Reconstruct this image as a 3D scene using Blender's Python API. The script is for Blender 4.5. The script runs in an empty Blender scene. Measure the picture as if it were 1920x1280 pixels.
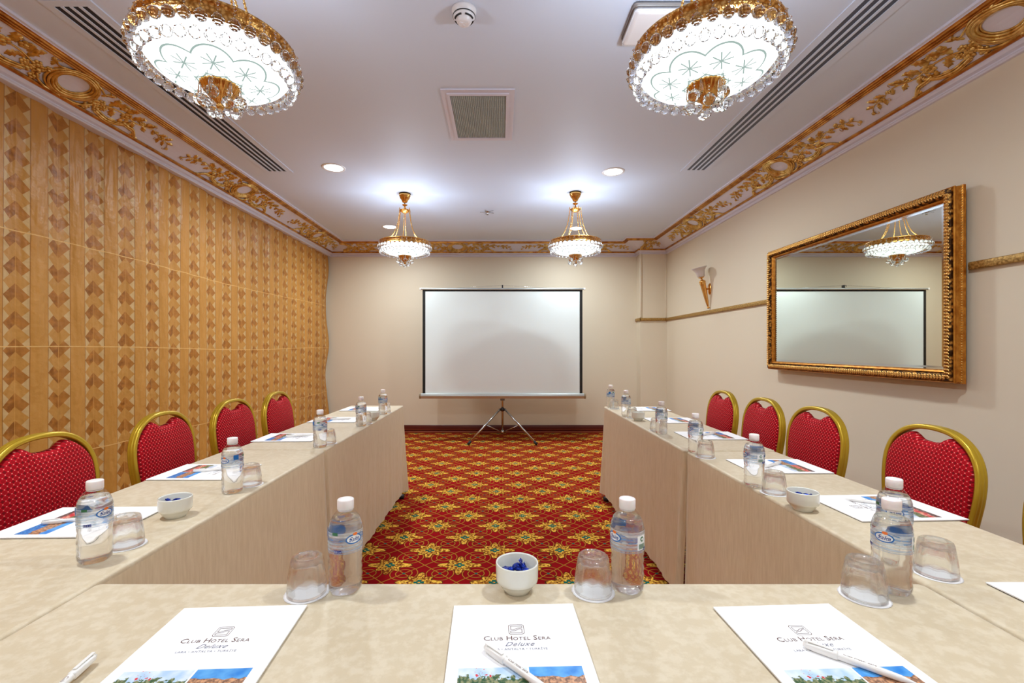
import bpy, math, random
from mathutils import Vector, Matrix
PI = math.pi
random.seed(7)
S = bpy.context.scene
C = S.collection

# ------------------------------------------------------------------ camera, world, exposure
CAMZ = 1.25
cd = bpy.data.cameras.new('camera'); cam = bpy.data.objects.new('camera', cd); C.objects.link(cam)
cam.location = (0, 0, CAMZ); cam.rotation_euler = (PI/2, 0, 0)
cd.sensor_width = 36.0; cd.sensor_fit = 'HORIZONTAL'
cd.lens = 860.0/1920.0*36.0
cd.shift_x = (960-938)/1920.0; cd.shift_y = (653-640)/1920.0
cd.clip_start = 0.02; cd.clip_end = 60
S.camera = cam
S.view_settings.view_transform = 'Standard'
S.view_settings.look = 'None'
S.view_settings.gamma = 1.0
S.view_settings.use_curve_mapping = False
S.view_settings.exposure = -0.02
w = bpy.data.worlds.new('world'); S.world = w; w.use_nodes = True
w.node_tree.nodes['Background'].inputs[0].default_value = (0.9, 0.93, 1.0, 1)
w.node_tree.nodes['Background'].inputs[1].default_value = 0.3
S.cycles.max_bounces = 16; S.cycles.transmission_bounces = 14; S.cycles.transparent_max_bounces = 16
S.cycles.diffuse_bounces = 5; S.cycles.glossy_bounces = 5
S.cycles.use_denoising = True
S.cycles.sample_clamp_indirect = 6.0
S.cycles.blur_glossy = 1.0

ROOM_X0, ROOM_X1, ROOM_Y0, ROOM_Y1, CEIL = -2.60, 2.40, -3.4, 6.80, 2.79
TABZ = 0.76

# lamp strengths in one place
DOWN_W, BOWL_E, BULB_W = 22.5, 1.8, 10.0
COOL = (0.66, 0.80, 1.0)
NEUT = (0.90, 0.965, 1.0)

# ------------------------------------------------------------------ node helpers
class V:
    """a scalar socket in a node tree with arithmetic"""
    def __init__(s, nt, k): s.nt = nt; s.k = k
    def m(s, op, *a):
        n = s.nt.nodes.new('ShaderNodeMath'); n.operation = op
        for i, q in enumerate((s,)+a):
            if isinstance(q, V): s.nt.links.new(q.k, n.inputs[i])
            else: n.inputs[i].default_value = q
        return V(s.nt, n.outputs[0])
    def __add__(s, o): return s.m('ADD', o)
    __radd__ = __add__
    def __sub__(s, o): return s.m('SUBTRACT', o)
    def __rsub__(s, o): return (s*-1)+o
    def __mul__(s, o): return s.m('MULTIPLY', o)
    __rmul__ = __mul__
    def __truediv__(s, o): return s.m('DIVIDE', o)
    def lt(s, o): return s.m('LESS_THAN', o)
    def gt(s, o): return s.m('GREATER_THAN', o)
    def mn(s, o): return s.m('MINIMUM', o)
    def mx(s, o): return s.m('MAXIMUM', o)
    def abs(s): return s.m('ABSOLUTE')
    def floor(s): return s.m('FLOOR')
    def fract(s): return s.m('FRACT')
    def sin(s): return s.m('SINE')
    def cos(s): return s.m('COSINE')
    def sqrt(s): return s.m('SQRT')
    def pw(s, o): return s.m('POWER', o)
    def mod(s, o): return s.m('FLOORED_MODULO', o)
    def at2(s, o): return s.m('ARCTAN2', o)
    def near(s, c, wd): return (s-c).abs().lt(wd)

class Mat:
    def __init__(s, name, color=(0.8,0.8,0.8), rough=0.5, metal=0.0, **kw):
        s.mat = bpy.data.materials.new(name); s.mat.use_nodes = True
        s.nt = s.mat.node_tree; s.b = s.nt.nodes['Principled BSDF']; s.out = s.nt.nodes['Material Output']
        s.set('Base Color', (*color, 1)); s.set('Roughness', rough); s.set('Metallic', metal)
        for k, v in kw.items(): s.set(k, v)
    def set(s, k, v):
        i = s.b.inputs[k]
        if isinstance(v, V): s.nt.links.new(v.k, i)
        elif isinstance(v, bpy.types.NodeSocket): s.nt.links.new(v, i)
        else: i.default_value = v
        return s
    def coords(s, kind='Object'):
        t = s.nt.nodes.new('ShaderNodeTexCoord'); x = s.nt.nodes.new('ShaderNodeSeparateXYZ')
        s.nt.links.new(t.outputs[kind], x.inputs[0]); s.vec = t.outputs[kind]
        return [V(s.nt, o) for o in x.outputs]
    def comb(s, x, y, z=0.0):
        n = s.nt.nodes.new('ShaderNodeCombineXYZ')
        for i, q in enumerate((x, y, z)):
            if isinstance(q, V): s.nt.links.new(q.k, n.inputs[i])
            else: n.inputs[i].default_value = q
        return n.outputs[0]
    def noise(s, scale, detail=3.0, vec=None, rough=0.5, stretch=None):
        n = s.nt.nodes.new('ShaderNodeTexNoise'); n.inputs['Scale'].default_value = scale
        n.inputs['Detail'].default_value = detail; n.inputs['Roughness'].default_value = rough
        v = vec or s.tc()
        if stretch:
            mp = s.nt.nodes.new('ShaderNodeMapping'); mp.inputs['Scale'].default_value = stretch
            s.nt.links.new(v, mp.inputs[0]); v = mp.outputs[0]
        s.nt.links.new(v, n.inputs['Vector'])
        return V(s.nt, n.outputs['Fac'])
    def voro(s, scale, vec=None, out='Distance'):
        n = s.nt.nodes.new('ShaderNodeTexVoronoi'); n.inputs['Scale'].default_value = scale
        s.nt.links.new(vec or s.tc(), n.inputs['Vector'])
        return V(s.nt, n.outputs[out])
    def tc(s):
        if not hasattr(s, 'vec'): s.coords()
        return s.vec
    def mix(s, f, a, b):
        n = s.nt.nodes.new('ShaderNodeMix'); n.data_type = 'RGBA'
        if isinstance(f, V): s.nt.links.new(f.k, n.inputs[0])
        else: n.inputs[0].default_value = f
        for i, q in ((6, a), (7, b)):
            if isinstance(q, bpy.types.NodeSocket): s.nt.links.new(q, n.inputs[i])
            else: n.inputs[i].default_value = (*q, 1)
        return n.outputs[2]
    def bump(s, h, strength=0.3, dist=0.01):
        n = s.nt.nodes.new('ShaderNodeBump'); n.inputs['Strength'].default_value = strength
        n.inputs['Distance'].default_value = dist
        s.nt.links.new(h.k, n.inputs['Height']); s.nt.links.new(n.outputs[0], s.b.inputs['Normal'])
        return s
    def ramp(s, f, a, b, lo=0.0, hi=1.0):
        n = s.nt.nodes.new('ShaderNodeMapRange'); n.inputs[1].default_value = lo; n.inputs[2].default_value = hi
        s.nt.links.new(f.k, n.inputs[0])
        return s.mix(V(s.nt, n.outputs[0]), a, b)

def srgb(r, g, b):
    f = lambda c: (c/255/12.92) if c/255 <= 0.04045 else ((c/255+0.055)/1.055)**2.4
    return (f(r), f(g), f(b))

# ------------------------------------------------------------------ mesh helpers
class MB:
    def __init__(s): s.v = []; s.f = []; s.sm = []; s.mi = []; s.mat = 0
    def add(s, vs, fs, smooth=False, M=None):
        o = len(s.v)
        if M is not None: vs = [M @ Vector(p) for p in vs]
        s.v += [tuple(p) for p in vs]
        for f in fs: s.f.append(tuple(i+o for i in f)); s.sm.append(smooth); s.mi.append(s.mat)
        return s
    def box(s, x0, x1, y0, y1, z0, z1, M=None, bev=0.0):
        if bev <= 0:
            vs = [(x, y, z) for x in (x0, x1) for y in (y0, y1) for z in (z0, z1)]
            fs = [(0,1,3,2),(4,6,7,5),(0,4,5,1),(2,3,7,6),(0,2,6,4),(1,5,7,3)]
            return s.add(vs, fs, False, M)
        # bevelled in plan and section: stacked rounded rectangles
        rings = []
        for z, d in ((z0, bev), (z0+bev*0.3, bev*0.3), (z0+bev, 0), (z1-bev, 0), (z1-bev*0.3, bev*0.3), (z1, bev)):
            ring = []
            for cx, cy, a0 in ((x1-bev, y1-bev, 0), (x0+bev, y1-bev, PI/2), (x0+bev, y0+bev, PI), (x1-bev, y0+bev, 1.5*PI)):
                for k in range(4):
                    a = a0+k*PI/6; r = bev-d
                    ring.append((cx+max(r,1e-4)*math.cos(a), cy+max(r,1e-4)*math.sin(a), z))
            rings.append(ring)
        return s.loft(rings, True, True, True, M)
    def loft(s, rings, closed=True, cap=True, smooth=True, M=None, capmode=None):
        n = len(rings[0]); vs = [p for r in rings for p in r]; fs = []
        for i in range(len(rings)-1):
            for j in range(n if closed else n-1):
                k = (j+1) % n
                fs.append((i*n+j, i*n+k, (i+1)*n+k, (i+1)*n+j))
        o = len(s.v); s.add(vs, fs, smooth, M)
        if cap:
            s.f.append(tuple(o+j for j in reversed(range(n)))); s.sm.append(False); s.mi.append(s.mat)
            s.f.append(tuple(o+(len(rings)-1)*n+j for j in range(n))); s.sm.append(False); s.mi.append(s.mat)
        return s
    def lathe(s, prof, n=32, M=None, smooth=True, cap=True, rad=None):
        """prof: (r, z) from bottom to top"""
        rings = [[((r*(rad(2*PI*j/n, z) if rad else 1))*math.cos(2*PI*j/n), (r*(rad(2*PI*j/n, z) if rad else 1))*math.sin(2*PI*j/n), z) for j in range(n)] for r, z in prof]
        return s.loft(rings, True, cap, smooth, M)
    def tube(s, pts, r, n=8, M=None, cap=True, closed=False):
        pts = [Vector(p) for p in pts]; rs = r if isinstance(r, (list, tuple)) else [r]*len(pts)
        T = []
        for i in range(len(pts)):
            a = pts[i-1] if i > 0 else (pts[-1] if closed else pts[0])
            b = pts[i+1] if i < len(pts)-1 else (pts[0] if closed else pts[-1])
            T.append((b-a).normalized())
        u = T[0].orthogonal().normalized(); rings = []
        for p, t, q in zip(pts, T, rs):
            u = (u - t*u.dot(t)); u = u.normalized() if u.length > 1e-6 else t.orthogonal().normalized()
            v = t.cross(u)
            rings.append([tuple(p+(u*math.cos(2*PI*k/n)+v*math.sin(2*PI*k/n))*q) for k in range(n)])
        if closed: rings.append(rings[0])
        return s.loft(rings, True, cap and not closed, True, M)
    def ball(s, c, r, n=10, m=6, M=None, sc=(1,1,1), smooth=True):
        rings = []
        for i in range(m+1):
            a = -PI/2+PI*i/m; rr = max(math.cos(a), 0.02)*r
            rings.append([(c[0]+rr*math.cos(2*PI*j/n)*sc[0], c[1]+rr*math.sin(2*PI*j/n)*sc[1], c[2]+math.sin(a)*r*sc[2]) for j in range(n)])
        return s.loft(rings, True, True, smooth, M)
    def build(s, name, mats, parent=None, loc=(0,0,0)):
        me = bpy.data.meshes.new(name); me.from_pydata(s.v, [], s.f)
        mats = mats if isinstance(mats, (list, tuple)) else [mats]
        for m in mats: me.materials.append(m.mat if isinstance(m, Mat) else m)
        me.polygons.foreach_set('use_smooth', s.sm); me.polygons.foreach_set('material_index', s.mi)
        me.update()
        o = bpy.data.objects.new(name, me); C.objects.link(o); o.location = loc
        if parent: o.parent = parent
        return o

def tag(o, label=None, cat=None, group=None, kind=None):
    if label: o['label'] = label
    if cat: o['category'] = cat
    if group: o['group'] = group
    if kind: o['kind'] = kind
    return o
def empty(name, loc=(0,0,0), rz=0.0, label=None, cat=None, group=None):
    o = bpy.data.objects.new(name, None); C.objects.link(o); o.location = loc; o.rotation_euler = (0, 0, rz)
    o.empty_display_size = 0.05
    return tag(o, label, cat, group)
KIDS = {}
def copy_tree(o, parent=None):
    c = o.copy(); C.objects.link(c)
    if parent: c.parent = parent
    for ch in list(o.children): copy_tree(ch, c)
    return c
def catmull(P, n=8, closed=False):
    P = [Vector(p) for p in P]; out = []; N = len(P)
    for i in range(N if closed else N-1):
        g = lambda k: P[k % N] if closed else P[min(max(k, 0), N-1)]
        a, b, c, d = g(i-1), g(i), g(i+1), g(i+2)
        for k in range(n):
            t = k/n
            out.append(0.5*((2*b)+(c-a)*t+(2*a-5*b+4*c-d)*t*t+(3*b-a-3*c+d)*t**3))
    if not closed: out.append(P[-1])
    return out
def text_geo(txt, size, align='CENTER', shear=0.0, spacing=1.0):
    cu = bpy.data.curves.new('tmp', 'FONT'); cu.body = txt; cu.size = size; cu.align_x = align
    cu.shear = shear; cu.space_character = spacing; cu.resolution_u = 2
    ob = bpy.data.objects.new('tmp', cu); C.objects.link(ob)
    dg = bpy.context.evaluated_depsgraph_get(); dg.update()
    me = bpy.data.meshes.new_from_object(ob.evaluated_get(dg))
    vs = [tuple(v.co) for v in me.vertices]; fs = [tuple(p.vertices) for p in me.polygons]
    bpy.data.objects.remove(ob); bpy.data.curves.remove(cu); bpy.data.meshes.remove(me)
    return vs, fs

# ------------------------------------------------------------------ materials
M = {}
M['wall'] = Mat('wall_paint', srgb(226, 216, 194), 0.55)
M['wall'].bump(M['wall'].noise(260, 2), 0.05, 0.002)
M['ceiling'] = Mat('ceiling_paint', srgb(214, 224, 240), 0.6)
M['cornice'] = Mat('cornice_white', srgb(220, 218, 230), 0.5)
g = Mat('gilt', srgb(215, 170, 90), 0.27, 1.0); M['gilt'] = g
g.set('Base Color', g.ramp(g.noise(35, 4), srgb(186, 138, 58), srgb(244, 214, 140), 0.3, 0.7))
g.set('Roughness', g.noise(60, 2)*0.25+0.2)
g = Mat('gilt_dark', srgb(176, 104, 34), 0.33, 0.9); M['gilt_line'] = g
g.set('Base Color', g.ramp(g.noise(14, 4), srgb(150, 88, 30), srgb(214, 158, 78), 0.3, 0.7))
g = Mat('rail_gold', srgb(190, 150, 80), 0.45, 0.55); M['rail'] = g
g.set('Base Color', g.ramp(g.noise(90, 3), srgb(132, 96, 40), srgb(205, 168, 98), 0.35, 0.65))
M['brass'] = Mat('brass', srgb(226, 172, 96), 0.22, 1.0)
g = Mat('brass_filigree', srgb(214, 158, 84), 0.3, 1.0); M['filigree'] = g
g.set('Base Color', g.ramp(g.voro(95), srgb(244, 196, 118), srgb(176, 118, 54), 0.15, 0.7))
g.bump(g.voro(150), 0.5, 0.003)
M['chair_gold'] = Mat('chair_gold_paint', srgb(192, 160, 44), 0.3, 0.55)
M['dark'] = Mat('dark_plastic', srgb(28, 28, 30), 0.5)
M['black'] = Mat('black_border', srgb(16, 17, 16), 0.6)
M['slot'] = Mat('slot_dark', srgb(30, 34, 44), 0.7)
M['white_plastic'] = Mat('white_plastic', srgb(238, 236, 236), 0.35)
M['cap'] = Mat('bottle_cap', srgb(240, 232, 232), 0.35)
M['cap'].set('Subsurface Weight', 0.2)
M['alu'] = Mat('aluminium', srgb(196, 204, 204), 0.3, 0.75)
M['chrome'] = Mat('chrome', srgb(190, 192, 196), 0.2, 1.0)
M['screen'] = Mat('screen_fabric', srgb(236, 250, 252), 0.6)
M['ceramic'] = Mat('ceramic', srgb(226, 226, 216), 0.18)
M['ceramic'].set('Coat Weight', 0.5)
M['foil'] = Mat('blue_foil', srgb(22, 50, 150), 0.22, 0.7)
M['foil'].bump(M['foil'].noise(320, 2), 0.7, 0.002)
M['mirror'] = Mat('mirror_glass', srgb(226, 230, 218), 0.01, 1.0)
M['board'] = Mat('tabletop_board', srgb(120, 90, 60), 0.5)
M['steel'] = Mat('table_leg_steel', srgb(60, 60, 62), 0.35, 0.8)
M['leg_cream'] = Mat('leg_sleeve', srgb(170, 160, 130), 0.4, 0.3)
M['paper'] = Mat('paper_white', srgb(250, 250, 252), 0.55)
M['paper_back'] = Mat('folder_back', srgb(70, 68, 72), 0.5)
M['ink_brown'] = Mat('ink_brown', srgb(90, 48, 34), 0.6)
M['ink_grey'] = Mat('ink_grey', srgb(112, 112, 132), 0.6)
M['ink_blue'] = Mat('ink_blue', srgb(20, 50, 130), 0.5)
M['pen'] = Mat('pen_white', srgb(238, 236, 232), 0.25)
M['glass_shade'] = Mat('frosted_shade', srgb(214, 208, 206), 0.5)
M['baseboard'] = Mat('baseboard_wood', srgb(88, 26, 24), 0.3)
M['base_edge'] = Mat('baseboard_edge', srgb(140, 62, 34), 0.4)

def glass(name, color, ior, rough=0.0):
    m = Mat(name); nt = m.nt; nt.nodes.remove(m.b)
    gl = nt.nodes.new('ShaderNodeBsdfGlass'); gl.inputs['Color'].default_value = (*color, 1)
    gl.inputs['IOR'].default_value = ior; gl.inputs['Roughness'].default_value = rough
    nt.links.new(gl.outputs[0], m.out.inputs[0]); return m
def thin_glass(name, color, ior, clear):
    m = glass(name, color, ior); nt = m.nt; g_ = m.out.inputs[0].links[0].from_node
    t_ = nt.nodes.new('ShaderNodeBsdfTransparent'); t_.inputs[0].default_value = (*color, 1)
    x_ = nt.nodes.new('ShaderNodeMixShader'); x_.inputs[0].default_value = clear
    nt.links.new(g_.outputs[0], x_.inputs[1]); nt.links.new(t_.outputs[0], x_.inputs[2]); nt.links.new(x_.outputs[0], m.out.inputs[0]); return m
M['crystal'] = glass('crystal', (0.98, 0.99, 1.0), 1.5)
M['glass'] = thin_glass('tumbler_glass', (0.995, 1.0, 0.998), 1.45, 0.36)
M['water'] = thin_glass('water', (1.0, 1.0, 1.0), 1.33, 0.2)
# thin PET wall: clear sheet, fresnel gloss
m = Mat('pet_plastic'); nt = m.nt; nt.nodes.remove(m.b)
tr = nt.nodes.new('ShaderNodeBsdfTransparent'); tr.inputs[0].default_value = (0.985, 0.99, 0.99, 1)
gl = nt.nodes.new('ShaderNodeBsdfGlossy'); gl.inputs['Roughness'].default_value = 0.05
lw = nt.nodes.new('ShaderNodeLayerWeight'); lw.inputs[0].default_value = 0.35
mx = nt.nodes.new('ShaderNodeMixShader')
f = V(nt, lw.outputs['Facing']).pw(3.0)*0.35+0.04
nt.links.new(f.k, mx.inputs[0]); nt.links.new(tr.outputs[0], mx.inputs[1]); nt.links.new(gl.outputs[0], mx.inputs[2])
nt.links.new(mx.outputs[0], m.out.inputs[0]); M['pet'] = m
# printed film label: partly clear
m = Mat('label_film'); nt = m.nt
x, y, z = m.coords()
wv = (m.noise(60, 2, stretch=(1, 1, 0.6))-0.5)*0.02
zz = z+wv
col = m.mix(zz.gt(0.108), srgb(190, 215, 235), srgb(60, 140, 205))
col = m.mix(zz.gt(0.118), col, srgb(225, 235, 242))
col = m.mix(zz.lt(0.094), col, srgb(150, 185, 220))
m.set('Base Color', col); m.set('Roughness', 0.35)
al = (((z*900).sin()*0.5+0.5)*0.35+0.3)*(m.noise(90, 2)*0.9+0.35)
m.set('Alpha', al); M['label'] = m
for nm, c in (('label_blue', srgb(24, 110, 190)), ('label_white', srgb(240, 244, 248)), ('label_orange', srgb(235, 120, 40)), ('label_green', srgb(40, 110, 70)), ('label_navy', srgb(20, 50, 140))):
    M[nm] = Mat(nm, c, 0.35)

# lit glass bowl with cut stars
m = Mat('lit_bowl'); nt = m.nt; nt.nodes.remove(m.b)
x, y, z = m.coords()
r = (x*x+y*y).sqrt(); th = y.at2(x)
K = 8.0
tl = ((th*(K/(2*PI))).fract()-0.5)*(2*PI/K)             # angle within sector
px = r*tl.cos()-0.125; py = r*tl.sin()
rr = (px*px+py*py).sqrt(); a = py.at2(px)
ray = ((a*(4/PI)).fract()-0.5).abs()*rr*(PI/4)*2          # 8 rays
star = ray.lt(0.0044)*rr.lt(0.036)
arc = ((px*px+py*py).sqrt()-0.062).abs().lt(0.0027)
t2 = (((th*(K/(2*PI)))+0.5).fract()-0.5)*(2*PI/K)
qx = r*t2.cos()-0.07; qy = r*t2.sin(); q = (qx*qx+qy*qy).sqrt(); aq = qy.at2(qx)
star2 = (((aq*(3/PI)).fract()-0.5).abs()*q*2.1).lt(0.0022)*q.lt(0.022)
line = star.mx(arc).mx(star2)
em = nt.nodes.new('ShaderNodeEmission')
c = m.mix(line, (0.97, 1.0, 1.0), (0.62, 0.80, 0.74))
nt.links.new(c, em.inputs[0])
st = line*(-(BOWL_E-0.62))+BOWL_E
nt.links.new(st.k, em.inputs[1]); nt.links.new(em.outputs[0], m.out.inputs[0]); M['bowl'] = m
def emis(name, col, st):
    m = Mat(name); nt = m.nt; nt.nodes.remove(m.b); e = nt.nodes.new('ShaderNodeEmission')
    e.inputs[0].default_value = (*col, 1); e.inputs[1].default_value = st
    nt.links.new(e.outputs[0], m.out.inputs[0]); return m
M['lens'] = emis('downlight_lens', (0.95, 1.0, 0.97), 12.0)
M['bulb'] = emis('bulb', COOL, 12.0)

# carpet
m = Mat('carpet', rough=0.95); x, y, z = m.coords()
AX, AY = 0.2008, 0.1952
u = (x+0.034)/AX; v = (y-2.842)/AY
su = u+v; di = u-v
def tri(q): return ((q+0.5).fract()-0.5).abs()
lines = (tri(su)*AX*0.70).mn(tri(di)*AX*0.70)
lm = lines.lt(0.0026); lsh = lines.lt(0.0046)
# flower cell: nearest flower where both u+v and u-v even
P_ = (su*0.5+0.5).floor(); Q_ = (di*0.5+0.5).floor()
fx = (u-(P_+Q_))*AX; fy = (v-(P_-Q_))*AY
# ring junction: nearest point with su, di integer of opposite parity
a1 = (su*0.5).floor()*2+1; b1 = (di*0.5+0.5).floor()*2     # odd, even
r1x = (u-(a1+b1)*0.5)*AX; r1y = (v-(a1-b1)*0.5)*AY
a2 = (su*0.5+0.5).floor()*2; b2 = (di*0.5).floor()*2+1
r2x = (u-(a2+b2)*0.5)*AX; r2y = (v-(a2-b2)*0.5)*AY
d1 = (r1x*r1x+r1y*r1y).sqrt(); d2 = (r2x*r2x+r2y*r2y).sqrt()
ring = ((d1-0.045).abs().mn((d1-0.076).abs())).mn((d2-0.045).abs().mn((d2-0.076).abs()))
rm = ring.lt(0.0023); rsh = ring.lt(0.0044)
dot = d1.mn(d2).lt(0.009)
fr = (fx*fx+fy*fy).sqrt(); ft = fy.at2(fx)
c4 = (ft*4).cos(); c8 = (ft*8).cos(); c2 = (ft*2).cos()
lobe = c8*0.020+c4*0.014+c2*0.008+0.083
nz = (m.noise(70, 2)-0.5)*0.018
fl = (fr+nz).lt(lobe)
flo = (fr+nz).lt(lobe+0.006)
inn = ((fr-0.052-c8*0.012).abs().lt(0.0035)).mx(((ft*8).sin().abs().lt(0.16))*fr.gt(0.028)*fr.lt(0.075))
ctr = ((fx.abs().lt(0.011))*(fy.abs().lt(0.028))).mx((fy.abs().lt(0.011))*(fx.abs().lt(0.028)))*fr.gt(0.007)
red = m.ramp(m.noise(5, 2), srgb(130, 3, 12), srgb(148, 5, 16), 0.3, 0.7)
col = m.mix(lsh.mx(rsh), red, srgb(70, 50, 20))
col = m.mix(lm.mx(rm), col, srgb(190, 114, 38))
col = m.mix(dot, col, srgb(60, 100, 80))
col = m.mix(flo, col, srgb(72, 44, 14))
gold = m.ramp(m.voro(75), srgb(246, 196, 76), srgb(132, 62, 14), 0.30, 0.80)
col = m.mix(fl, col, gold)
col = m.mix(inn*fl, col, srgb(104, 40, 16))
col = m.mix(ctr, col, srgb(22, 96, 84))
m.set('Base Color', col); m.set('Specular IOR Level', 0.08); m.bump(m.noise(900, 2), 0.25, 0.002); M['carpet'] = m

# curtain
m = Mat('gold_curtain', rough=0.42); x, y, z = m.coords()
PER = 0.2325
q = (y-2.42)/PER+0.5; ci = q.floor(); xl = (q-ci-0.5)*PER
ax = xl.abs(); W = 0.067; H = 0.0725
inv = (ci.near(9, 0.3)).mx(ci.near(1, 0.3)).mx(ci.near(11, 0.3)).mx(ci.near(-4, 0.3))
sgn = inv*-2+1
t = z*sgn+ci*0.031
qq = (t+ax)/H; n_ = qq.floor(); fr_ = qq-n_
lim = (fr_-1)*(H*0.5)+W
odd = (n_*0.5).fract().gt(0.25)
plain = m.ramp(m.noise(4, 3, stretch=(1, 1, 0.6)), srgb(192, 136, 60), srgb(202, 146, 70), 0.3, 0.7)
dark = m.mix(xl.gt(0.0)*0.55, m.ramp(m.noise(22, 3, stretch=(1, 1, 1.6)), srgb(144, 88, 28), srgb(182, 118, 44), 0.35, 0.65), srgb(184, 124, 54))  # one half lightened: the direction of the satin sheen is painted in
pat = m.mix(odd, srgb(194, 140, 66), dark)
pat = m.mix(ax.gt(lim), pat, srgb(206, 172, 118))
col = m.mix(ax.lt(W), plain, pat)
edge = (ax-W).abs().lt(0.0022)
col = m.mix(edge, col, srgb(160, 108, 50))
cl = (ax.lt(0.0012))*ax.lt(W)
col = m.mix(cl, col, srgb(206, 152, 80))
sz = (z+(y*1.7).sin()*0.012)
seam = ((sz-0.61).abs().lt(0.003)).mx((sz-1.25).abs().lt(0.003)).mx((sz-1.86).abs().lt(0.003))
col = m.mix(seam, col, srgb(224, 180, 110))
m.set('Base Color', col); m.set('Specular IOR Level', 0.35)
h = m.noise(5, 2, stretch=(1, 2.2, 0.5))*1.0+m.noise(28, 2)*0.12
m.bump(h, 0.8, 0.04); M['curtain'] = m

# tablecloth
m = Mat('tablecloth_suede', rough=0.5); x, y, z = m.coords()
n1 = m.noise(42, 5, rough=0.62); n2 = m.noise(7, 3)
col = m.ramp(n1, srgb(200, 184, 154), srgb(216, 204, 180), 0.45, 0.59)  # suede mottle; its light blotches also paint in satiny specular patches
col2 = m.ramp(n2, srgb(200, 182, 152), srgb(212, 196, 168), 0.35, 0.65)
col = m.mix(0.45, col, col2)
side = m.ramp(m.noise(120, 3, stretch=(1, 1, 0.12)), srgb(210, 192, 160), srgb(222, 206, 176), 0.3, 0.7)
col = m.mix(z.gt(TABZ-0.012), side, col)
m.set('Base Color', col); m.set('Sheen Weight', 0.25); m.set('Sheen Roughness', 0.4); m.set('Roughness', n1*0.3+0.35)
m.bump(m.noise(300, 2), 0.12, 0.002); M['cloth'] = m

# red chair fabric
m = Mat('red_fabric', rough=0.75); x, y, z = m.coords()
G = 0.0165
a = (y+z)/G; b = (y-z)/G
ia = a.floor(); ib = b.floor(); fa = a-ia-0.5; fb = b-ib-0.5
sq = fa.abs().mx(fb.abs())
par = ((ia+ib)*0.5).fract().gt(0.25)
col = m.mix(sq.gt(0.40), srgb(158, 4, 20), srgb(188, 8, 30))
col = m.mix(par*sq.lt(0.30), col, srgb(120, 4, 16))
ca = (a+0.5).fract()-0.5; cb = (b+0.5).fract()-0.5
dp = (((a+0.5).floor()*0.5).fract().lt(0.25))*(((b+0.5).floor()*0.5).fract().lt(0.25))
dots = ((ca*ca+cb*cb).sqrt().lt(0.13))
col = m.mix(dots, col, srgb(238, 150, 140))
m.set('Base Color', col); m.set('Specular IOR Level', 0.15); m.bump(m.noise(700, 2), 0.15, 0.001); M['red'] = m

# printed photo strip on the pads: sky, roofs and trees
m = Mat('printed_photos', rough=0.35); x, y, z = m.coords()
n = m.noise(190, 3); soft = m.noise(45, 2)
sky = m.ramp(soft, srgb(30, 128, 214), srgb(96, 172, 232), 0.35, 0.7)
town = m.ramp(n, srgb(214, 160, 120), srgb(120, 84, 66), 0.4, 0.6)
sea = m.ramp(n, srgb(30, 110, 190), srgb(70, 150, 210), 0.4, 0.6)
rt = m.mix((y+(soft-0.5)*0.02).gt(-0.034), m.mix((y+(soft-0.5)*0.03).gt(-0.066), sea, town), sky)
park = m.ramp(n, srgb(40, 84, 52), srgb(150, 150, 110), 0.42, 0.6)
pale = m.ramp(soft, srgb(176, 206, 236), srgb(226, 236, 246), 0.35, 0.65)
flag = (n.gt(0.60))*(x.near(-0.058, 0.014))
lt_ = m.mix((y+(m.noise(110, 2)-0.5)*0.05).gt(-0.036), park, pale)
lt_ = m.mix(flag*y.gt(-0.034), lt_, srgb(214, 40, 50))
bed = m.ramp(m.noise(120, 2), srgb(196, 52, 66), srgb(236, 176, 150), 0.42, 0.62)
lt_ = m.mix((y+(soft-0.5)*0.02).gt(-0.058), bed, lt_)
lt_ = m.mix((y+(soft-0.5)*0.02).gt(-0.082), m.ramp(n, srgb(52, 50, 66), srgb(130, 110, 96), 0.4, 0.6), lt_)
col = m.mix(x.gt(0.012), lt_, rt)
m.set('Base Color', col); M['photo'] = m

# ------------------------------------------------------------------ room shell
def struct(name, mb, mat, parent=None):
    o = mb.build(name, mat, parent)
    if parent is None: o['kind'] = 'structure'
    return o
T = 0.10
struct('floor', MB().box(ROOM_X0-T, ROOM_X1+T, ROOM_Y0-T, ROOM_Y1+T, -0.08, 0.0), M['carpet'])
struct('ceiling', MB().box(ROOM_X0-T, ROOM_X1+T, ROOM_Y0-T, ROOM_Y1+T, CEIL, CEIL+0.08), M['ceiling'])
struct('wall_left', MB().box(ROOM_X0-T, ROOM_X0, ROOM_Y0-T, ROOM_Y1+T, 0, CEIL), M['wall'])
struct('wall_right', MB().box(ROOM_X1, ROOM_X1+T, ROOM_Y0-T, ROOM_Y1+T, 0, CEIL), M['wall'])
struct('wall_front', MB().box(ROOM_X0, ROOM_X1, ROOM_Y0-T, ROOM_Y0, 0, CEIL), M['wall'])
bw = MB().box(ROOM_X0, ROOM_X1, ROOM_Y1, ROOM_Y1+T, 0, CEIL)
bw.box(2.02, 2.40, 6.61, 6.80, 0, CEIL)
bwo = struct('wall_back', bw, M['wall'])
# narrow beads on the pier corners
t = MB()
t.box(2.008, 2.034, 6.596, 6.622, 1.70, 2.62, bev=0.004); t.box(2.374, 2.40, 6.598, 6.612, 1.70, 2.62, bev=0.003)
o = struct('trim_3', t, M['wall'])
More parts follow.
